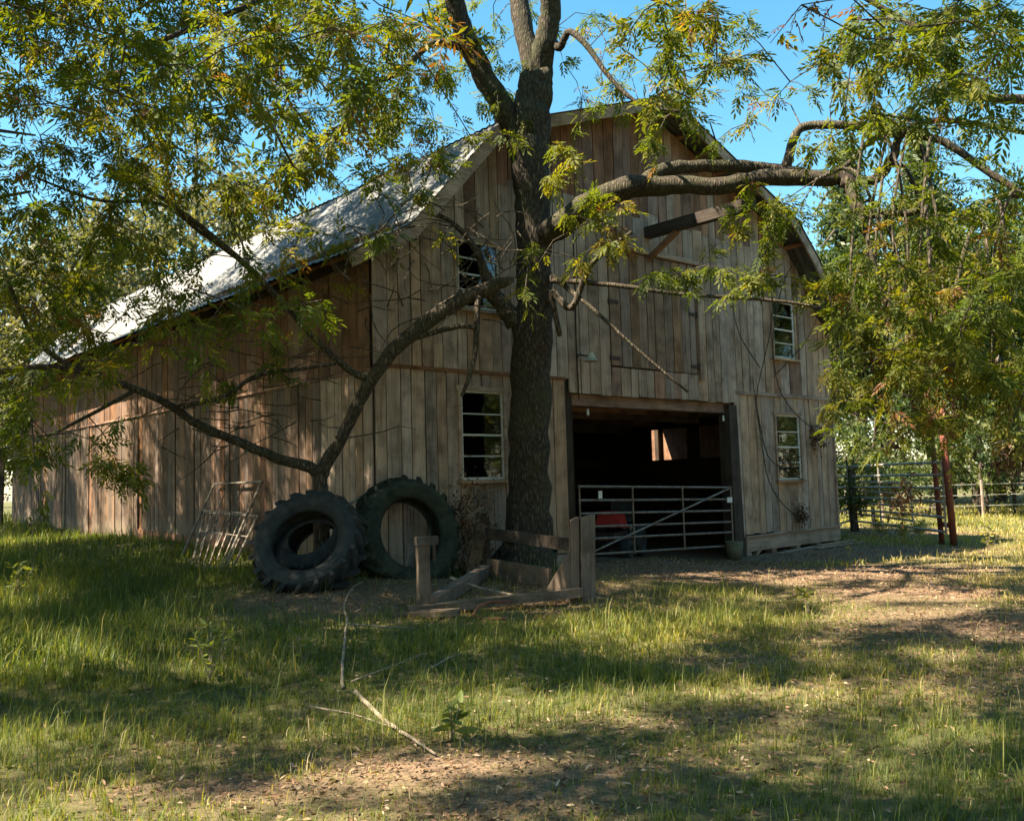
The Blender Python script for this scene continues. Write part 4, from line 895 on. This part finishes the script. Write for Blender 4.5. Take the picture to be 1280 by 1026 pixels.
# ------------------------------------------------------------------ background trees, bushes
def tree_kind(seed, h, rw, nclump, per, leaf, conif=False):
    r = np.random.default_rng(seed); rr = random.Random(seed)
    m = MB(); pts, ra = smooth_path([(0,0,-.3), (rr.uniform(-.2,.2), .1, h*.4), (rr.uniform(-.4,.4), 0, h*.95)], [h*.022, h*.016, .03], 5); m.tube(pts, ra, 8, .05)
    for k in range(9):
        a = k*2.4; z = h*(.3 + .065*k); L = rw*(.9 - .05*k); s_ = Vector((0, 0, z)); m.tube([s_, s_ + Vector((math.cos(a)*L*.5, math.sin(a)*L*.5, .5)), s_ + Vector((math.cos(a)*L, math.sin(a)*L, .6 if not conif else -.3))], [h*.008, h*.005, .015], 5)
    X = r.normal(size=(nclump, 3)); X /= np.linalg.norm(X, axis=1)[:, None]; X *= (r.uniform(.1, 1, nclump) ** .4)[:, None]
    z = X[:, 2]*.5 + .5
    if conif:
        wz = np.clip(1.05 - z, .1, 1)*.9; C = np.stack([X[:, 0]*rw*wz, X[:, 1]*rw*wz, h*(.22 + .78*z)], 1)
    else:
        lob = 1 + .25*np.sin(3*np.arctan2(X[:, 1], X[:, 0]) + seed) * np.cos(4*z + seed); C = np.stack([X[:, 0]*rw*lob, X[:, 1]*rw*lob, h*(.25 + .72*z)], 1)
    n = nclump*per; P = np.repeat(C, per, 0) + r.normal(size=(n, 3)) * rw*.085*np.array([1, 1, .7]); T = np.repeat(r.uniform(.1, .9, nclump), per) + r.normal(0, .12, n)
    D = r.normal(size=(n, 3)); D[:, 2] -= .4; D /= np.linalg.norm(D, axis=1)[:, None]; S_ = np.cross(D, r.normal(size=(n, 3))); S_ /= np.linalg.norm(S_, axis=1)[:, None]
    l = leaf * r.uniform(.6, 1.4, n)[:, None]; V = np.stack([P, P + D*l*.5 + S_*l*.25, P + D*l, P + D*l*.5 - S_*l*.25], 1).reshape(-1, 3)
    return m, V, np.arange(n*4).reshape(-1, 4), np.clip(np.repeat(T, 4), 0, 1)
KINDS = [tree_kind(1, 11, 3.6, 190, 60, .22), tree_kind(2, 13, 4.2, 210, 60, .24), tree_kind(3, 14, 3.2, 230, 60, .20, True), tree_kind(4, 3.0, 1.7, 70, 50, .13)]
_cache = {}
def bg_tree(kind, mat, x, y, sc, rz, label, group, name):
    m, V, Fq, T = KINDS[kind]; e = empty(name, (x, y, gz(x, y) - .05), rz, label, 'tree' if kind < 3 else 'bush', group); e.scale = (sc, sc, sc * rnd.uniform(.9, 1.15))
    if (kind, mat) not in _cache:
        tr_ = m.build('trunk' if kind < 3 else 'stems', M['bark2'], e, True); cr = mesh_np('crown', V, Fq, M[mat], e, {'tint': T}); _cache[(kind, mat)] = (tr_, cr); tag(cr, kind='stuff')
    else:
        for s_ in _cache[(kind, mat)]: c_ = s_.copy(); COL.objects.link(c_); c_.parent = e
# left behind the barn (pale, sunlit), right beyond the corral (dark, dense)
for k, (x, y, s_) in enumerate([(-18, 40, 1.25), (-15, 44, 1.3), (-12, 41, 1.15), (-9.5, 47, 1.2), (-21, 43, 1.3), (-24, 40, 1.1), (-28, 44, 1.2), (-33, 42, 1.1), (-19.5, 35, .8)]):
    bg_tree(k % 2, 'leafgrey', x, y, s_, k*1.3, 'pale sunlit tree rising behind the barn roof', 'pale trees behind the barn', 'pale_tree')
for k, (x, y, s_) in enumerate([(16.5, 37, .85), (20, 41, 1.0), (24, 38, 1.0), (28, 42, 1.1), (14, 44, .95), (18.5, 47, 1.1), (23, 50, 1.15), (29, 49, 1.1), (11.5, 48, .9), (33, 45, 1.1), (26, 35, .85), (36, 52, 1.2), (31, 36, .9), (35, 17, 1.0), (30, 3, 1.0), (31, 8, 1.1), (32.5, 12.5, 1.0), (29, -3, 1.0), (34, 15, 1.1), (33, 20, 1.0), (37, 21, 1.1), (36, 25, 1.0), (38, 29, 1.15), (40, 34, 1.1), (18, 40, 1.2), (22.5, 44, 1.3), (27, 45, 1.3), (15.5, 42, 1.15)]):
    bg_tree((2, 0, 1)[k % 3], 'leaffar', x, y, s_, k*1.7, ['dark conical evergreen in the wood beyond the corral', 'rounded dark tree in the wood beyond the corral', 'tall broad tree in the wood beyond the corral'][k % 3], ['evergreens', 'rounded trees', 'broad trees'][k % 3] + ' beyond the corral', 'woodland_tree')
for k in range(22):
    x = 11.5 + k*1.05 + rnd.uniform(-.4, .4); y = 33 + rnd.uniform(-.8, 2.5)
    bg_tree(3, 'leaffar', x, y, rnd.uniform(.7, 1.5), k*.9, 'leafy bush in the undergrowth along the far wire fence', 'bushes along the far fence', 'bush')
for k in range(9):
    bg_tree(3, 'leaffar', 27 + rnd.uniform(-1.5, 2), -6 + k*3.6, rnd.uniform(1.5, 2.1), k*1.4, 'tall bush at the wood edge across the yard from the barn front', 'bushes facing the barn front', 'bush')
for k, (x, y, s_) in enumerate([(9.2, 25.5, .8), (10.2, 27, 1.0), (-17.5, 31, .8), (-19, 33, 1.1), (-21, 31, .9)]):
    bg_tree(3, 'leaffar', x, y, s_, k*1.9, ('low bright bush right behind the short corral panel', 'taller bright bush farther behind the short corral panel')[k] if k < 2 else 'bush past the far end of the side wall', None if k < 2 else 'bushes past the side wall', 'bush')
for k in range(26):                                        # wood closing the horizon
    x = -75 + k*6.2 + rnd.uniform(-2, 2); y = 72 + rnd.uniform(-5, 10)
    bg_tree(k % 2, 'leaffar', x, y, rnd.uniform(1.0, 1.35), k*1.1, 'far woodland tree closing the view behind the farmyard', 'far woodland trees', 'woodland_tree')

for k in range(24):                                        # the wood goes on round the yard behind the viewer
    a = math.pi * (.93 + 1.14 * k / 23); r_ = 26 + rnd.uniform(-3, 7)
    bg_tree(k % 2, 'leaffar', r_*1.15*math.cos(a), 6 + r_*math.sin(a), rnd.uniform(.9, 1.2), k*1.1, 'woodland tree across the yard facing the barn front', 'woodland trees facing the barn', 'woodland_tree')
# ------------------------------------------------------------------ dry growth: bush by the tyre, clumps and vines on the wall, hanging dead leaves
LT1 = []
def single_leaf():
    return np.array([(0,0,0),(.035,.016,.004),(.07,.012,.0),(.10,0,-.006),(.07,-.012,0),(.035,-.016,.004)]), np.array([(0,1,2,3),(0,3,4,5)])
LT1 = [single_leaf()]
def dry_clump(name, c, rad, n, label, cat, group=None, stems=6, droop=-.8, mat='leafdry', scale=(.6, 1.2), foot=None):
    e = empty(name, foot or c, 0, label, cat, group); m = MB(); base = Vector(foot) if foot else Vector(c) + Vector((0, 0, rad[2]))
    for k in range(stems):
        t_ = Vector(c) + Vector((rnd.gauss(0, .5)*rad[0], rnd.gauss(0, .5)*rad[1], rnd.uniform(-.6, .9)*rad[2])); md = base.lerp(t_, .5) + Vector((rnd.gauss(0, .06), rnd.gauss(0, .06), 0)); m.tube([base - e.location, md - e.location, t_ - e.location], [.007, .005, .003], 5, 0, False)
    m.build('stems', M['twig'], e)
    P = np.array(c) + npr.normal(0, .5, (n, 3)) * np.array(rad); D = npr.normal(0, .6, (n, 3)); D[:, 2] += droop
    leaf_mesh('dry_leaves', P, D, npr.uniform(*scale, n), npr.uniform(0, 1, n), LT1, M[mat], e, 1.5)
cb = wld(1.95, -.75, 0); fb = Vector((cb.x, cb.y, gz(cb.x, cb.y)))
dry_clump('dead_bush', at(585, 668, 13.35), (.34, .3, .75), 1500, 'dried brown bush between upright tyre and tree trunk', 'bush', stems=26, droop=-.1, foot=tuple(at(588, 722, 13.3)), scale=(.45, .9))
for (px, py, rx, rz_, n) in ((1022, 546, .16, .28, 170), (1002, 641, .15, .22, 150), (985, 575, .2, .16, 60)):
    dry_clump('dead_leaf_clump', front_pt(px, py, -.14), (rx, .08, rz_), n, 'brown clump of dead vine leaves stuck on the boards by the right lower window', 'dead leaves', 'dead leaf clumps on the right wall')
for (px, py, d, rx, rz_, n) in ((1155, 520, 12.2, .18, .3, 130), (1185, 515, 11.8, .2, .34, 150), (1120, 545, 12.4, .14, .24, 90), (1255, 572, 10.8, .14, .2, 90), (1275, 560, 10.9, .16, .25, 100), (1130, 622, 12.6, .22, .26, 150), (1090, 440, 12.2, .2, .35, 110), (1150, 480, 12, .2, .3, 100), (1250, 470, 11.2, .15, .25, 80), (1110, 370, 12.3, .2, .3, 90)):
    dry_clump('dead_leaf_bunch', at(px, py, d), (rx, .16, rz_), n, 'brown dead leaf bunch hung over the rails of the sunlit corral panel' if py == 622 else 'bunch of brown dead leaves hanging under the right side boughs', 'dead leaves', None if py == 622 else 'dead leaf bunches hanging on the right')
vn = empty('wall_vine', front_pt(985, 655, -.08), 0, 'thin bare vine climbing the boards around the right windows', 'vine')
for path in ([(998, 648), (972, 622), (958, 590), (950, 540), (945, 500), (955, 450), (965, 400), (962, 340), (950, 310)], [(1015, 535), (990, 512), (972, 480), (966, 430), (972, 380), (985, 340), (1000, 320)], [(1005, 600), (985, 590), (960, 570), (948, 520), (940, 470)], [(950, 460), (925, 420), (915, 380)], [(968, 470), (1005, 430), (1020, 400)]):
    m = MB(); P_, r_ = smooth_path([front_pt(a, b, -.13) for a, b in path], [.012] * (len(path) - 1) + [.006], 3, .05); m.tube([p - vn.location for p in P_], r_, 5); m.build('stem', M['bark2'], vn)
# leaf debris on the flared eave
n = 1300; vv = npr.uniform(-.4, 4.5, n); uu = npr.uniform(-.6, .3, n); P = np.stack([CX + BU.x*uu + BV.x*vv, CY + BU.y*uu + BV.y*vv, 4.60 + (uu + .68)*.536 + .09 + npr.uniform(0, .05, n)], 1)
D = npr.normal(0, 1, (n, 3)); D[:, 2] *= .3
o = leaf_mesh('roof_litter', P, D, npr.uniform(.5, 1.1, n), npr.uniform(0, 1, n), LT1, M['litter'], None, 1.0); tag(o, 'brown leaf litter lying on the flared eave of the barn roof', 'leaf litter')

# ------------------------------------------------------------------ yard: grass, litter, sticks, weeds
def barn_mask(x, y):
    dx, dy = x - BO.x, y - BO.y; u = dx*BU.x + dy*BU.y; v = dx*BV.x + dy*BV.y
    return (u > -.12) & (u < 12.4) & (v > -.06) & (v < 19)
def scatter(n, y0, y1, xpad=1.0):
    if n < 0:                                             # the lawn goes on to both sides of the view
        n = -n; y = npr.uniform(y0, y1, n); x = (y * 660 / F + xpad + npr.uniform(0, 6, n)) * npr.choice((-1, 1), n); k = ~barn_mask(x, y); return x[k], y[k]
    y = npr.uniform(y0, y1, n); half = (y * 660 / F) + xpad; x = npr.uniform(-1, 1, n) * half; k = ~barn_mask(x, y); return x[k], y[k]
def grass(name, zones):
    Vs, Fs, Ts = [], [], []; base = 0
    for n, y0, y1, hl, hw in zones:
        x, y = scatter(n, y0, y1); b = bare_np(x, y); nz = vnoise(x, y, .9, 3); cz = vnoise(x, y, 2.6, 5)
        dens = np.clip(.85 - 1.1*b + .5*nz, .04, 1); k = npr.uniform(size=len(x)) < dens; x, y, b, nz, cz = x[k], y[k], b[k], nz[k], cz[k]
        # tufting: pull blades together
        x = x + .05*np.sin(y*23 + 3*np.sin(x*9)); y = y + .05*np.sin(x*21 + 2*np.sin(y*11)); k = ~barn_mask(x, y); x, y, b, nz, cz = x[k], y[k], b[k], nz[k], cz[k]
        m = len(x); z = ground_np(x, y) - .005
        left = np.clip((-x - .5) / 4 + (y - 8)/12, 0, 1)
        L = hl * npr.lognormal(-.15, .45, m) * np.clip(.75 + .5*cz + .5*left - .45*b, .3, 1.8); w = hw * npr.uniform(.6, 1.3, m)
        a = npr.uniform(0, 2*math.pi, m); lean = npr.uniform(.15, 1.0, m); dx, dy = np.cos(a), np.sin(a); sx, sy = -dy*w/2, dx*w/2
        p0 = np.stack([x, y, z], 1); mid = p0 + np.stack([dx*L*lean*.28, dy*L*lean*.28, L*.55*(1 - .25*lean)], 1); tip = p0 + np.stack([dx*L*lean*.85, dy*L*lean*.85, L*(.98 - .55*lean)], 1); s_ = np.stack([sx, sy, 0*sx], 1)
        V = np.stack([p0 - s_, p0 + s_, mid + s_*.8, mid - s_*.8, tip], 1).reshape(-1, 3); i = np.arange(m)*5 + base
        Fs.append(np.stack([i, i+1, i+2, i+3], 1)); Fs.append(np.stack([i+3, i+2, i+4, i+4], 1)); Vs.append(V); base += m*5
        t_ = np.clip(npr.normal(.42, .14, m) + .10*nz + .28*b - .08*left + (npr.uniform(size=m) < .06 + .25*b)*npr.uniform(.25, .6, m) + .26*np.clip((x - 4)/3, 0, 1), 0, 1); Ts.append(np.repeat(t_, 5))  # right lawn is yellower, and its tint also lightened to stand for stronger sun
    V = np.concatenate(Vs); T = np.concatenate(Ts)
    q = [f for f in Fs if (f[:, 2] != f[:, 3]).all()]; tr_ = [f[:, :3] for f in Fs if (f[:, 2] == f[:, 3]).all()]
    Q, T3 = np.concatenate(q), np.concatenate(tr_)
    me = bpy.data.meshes.new(name); me.vertices.add(len(V)); me.vertices.foreach_set('co', V.astype(np.float32).ravel())
    li = np.concatenate([Q.ravel(), T3.ravel()]).astype(np.int32); me.loops.add(len(li)); me.loops.foreach_set('vertex_index', li)
    ls = np.concatenate([np.arange(len(Q))*4, len(Q)*4 + np.arange(len(T3))*3]).astype(np.int32); me.polygons.add(len(ls)); me.polygons.foreach_set('loop_start', ls)
    at_ = me.attributes.new('tint', 'FLOAT', 'POINT'); at_.data.foreach_set('value', T.astype(np.float32)); me.update(calc_edges=True); me.materials.append(M['blade'])
    ob = bpy.data.objects.new(name, me); COL.objects.link(ob); return ob
o = grass('grass', [(95000, 3.4, 7.5, .10, .0045), (150000, 7.0, 14.0, .12, .007), (9000, 4.2, 7.5, .22, .004), (16000, 7.5, 14, .26, .005), (110000, 13.5, 24, .14, .011), (60000, 22, 42, .2, .022), (-45000, 1.5, 12, .12, .009), (-35000, 12, 30, .16, .018)])
tag(o, 'short uneven grass and weeds covering the shaded yard', 'grass', kind='stuff')
x, y = scatter(170000, 3.4, 24); b = bare_np(x, y); k = npr.uniform(size=len(x)) < np.clip(.14 + .22*vnoise(x, y, .8, 11) + 1.0*b, 0, 1); x, y = x[k], y[k]; n = len(x)
D = npr.normal(0, 1, (n, 3)); D[:, 2] *= .25
P = np.stack([x, y, ground_np(x, y) + .008 + npr.uniform(0, .02, n)], 1)
o = leaf_mesh('leaf_litter', P, D, npr.uniform(.2, .5, n), np.clip(npr.normal(.42, .3, n), 0, 1), LT1, M['litter'], None, .8); tag(o, 'dry brown fallen leaves scattered over the bare patches', 'leaf litter')
def stick(pts, r0, label, grp=None, mat='twig'):
    P = [g(a, b) + Vector((0, 0, h)) for a, b, h in pts]; P, r_ = smooth_path(P, list(np.linspace(r0, r0*.4, len(P))), 4, .04); o_ = P[0].copy(); m = MB(); m.tube([p - o_ for p in P], r_, 7); ob = m.build('stick', M[mat], None, True); ob.location = o_; tag(ob, label, 'stick', grp)
stick([(428, 862, .02), (428, 835, .05), (432, 805, .10), (434, 790, .14), (430, 770, .10), (440, 748, .12), (455, 733, .06)], .014, 'pale crooked vine stick standing out of the grass before the tyres')
stick([(436, 790, .08), (480, 790, .05), (520, 788, .03)], .010, 'thin pale side stick running to the timber stand')
stick([(445, 870, .03), (480, 905, .03), (510, 925, .03), (545, 947, .02)], .018, 'thick fallen branch lying in the grass of the foreground')
stick([(540, 842, .05), (560, 832, .06), (577, 824, .05)], .009, 'short straight pale stalk lying in the grass', 'pale stalks in the grass')
stick([(440, 860, .05), (500, 838, .06), (535, 822, .05)], .007, 'long thin pale stalk lying beside the crooked vine stick', 'pale stalks in the grass')
stick([(385, 890, .04), (440, 902, .05), (500, 920, .04)], .007, 'curved thin stalk lying above the fallen branch', 'pale stalks in the grass')
stick([(330, 722, .05), (322, 730, .08), (312, 738, .03)], .02, 'bent root end at the foot of the slumped tyre')
def weed(px, py, h, nst, label, group, tint=.35, lsc=1.0):
    P0 = g(px, py); e = empty('weed', P0, 0, label, 'weed', group); m = MB(); Ps, Ds = [], []
    for k in range(nst):
        tip = Vector((rnd.gauss(0, .25)*h, rnd.gauss(0, .2)*h, h*rnd.uniform(.7, 1))); m.tube([(0, 0, 0), tip*.5 + Vector((0, 0, .05*h)), tip], [.005, .004, .002], 4, 0, False)
        for q in range(int(9*h/.4)):
            f_ = rnd.uniform(.25, 1); Ps.append(tuple(P0 + tip*f_)); Ds.append((rnd.gauss(0, 1), rnd.gauss(0, 1), rnd.uniform(-.1, .6)))
    m.build('stems', M['twig'], e); leaf_mesh('leaves', np.array(Ps), np.array(Ds), npr.uniform(.6, 1.2, len(Ps))*lsc, np.clip(npr.normal(tint, .1, len(Ps)), 0, 1), LT1, M['blade'], e, 1.0)
weed(262, 850, .42, 5, 'slender pale weed standing tall in the left grass', None, .45)
weed(275, 830, .35, 3, 'small pale weed next to the slender tall one', None, .45)
weed(20, 745, .5, 5, 'leafy yellow green weed at the left edge of the lawn', None, .5, 1.2)
weed(1236, 688, .62, 6, 'feathery bright sapling on the sunlit grass beside the red posts', None, .55, 1.2)
weed(1010, 768, .3, 5, 'low bright weed at the edge of the leafy dirt', None, .45)
weed(905, 735, .22, 4, 'tiny weed tuft on the dirt before the bay', None, .45)
weed(565, 925, .25, 6, 'broad leafed weed by the end of the fallen branch', None, .4, 1.3)
weed(380, 830, .3, 4, 'thin weed in the grass before the slumped tyre', None, .45)
weed(1060, 700, .28, 3, 'single dry stalk on the dirt before the right wall corner', None, .8)
for px, py in ((1100, 672), (1130, 676), (1150, 672)): weed(px, py, .45, 8, 'straw coloured weeds below the sunlit corral panel', 'weeds under the corral panel', .75, 1.3)
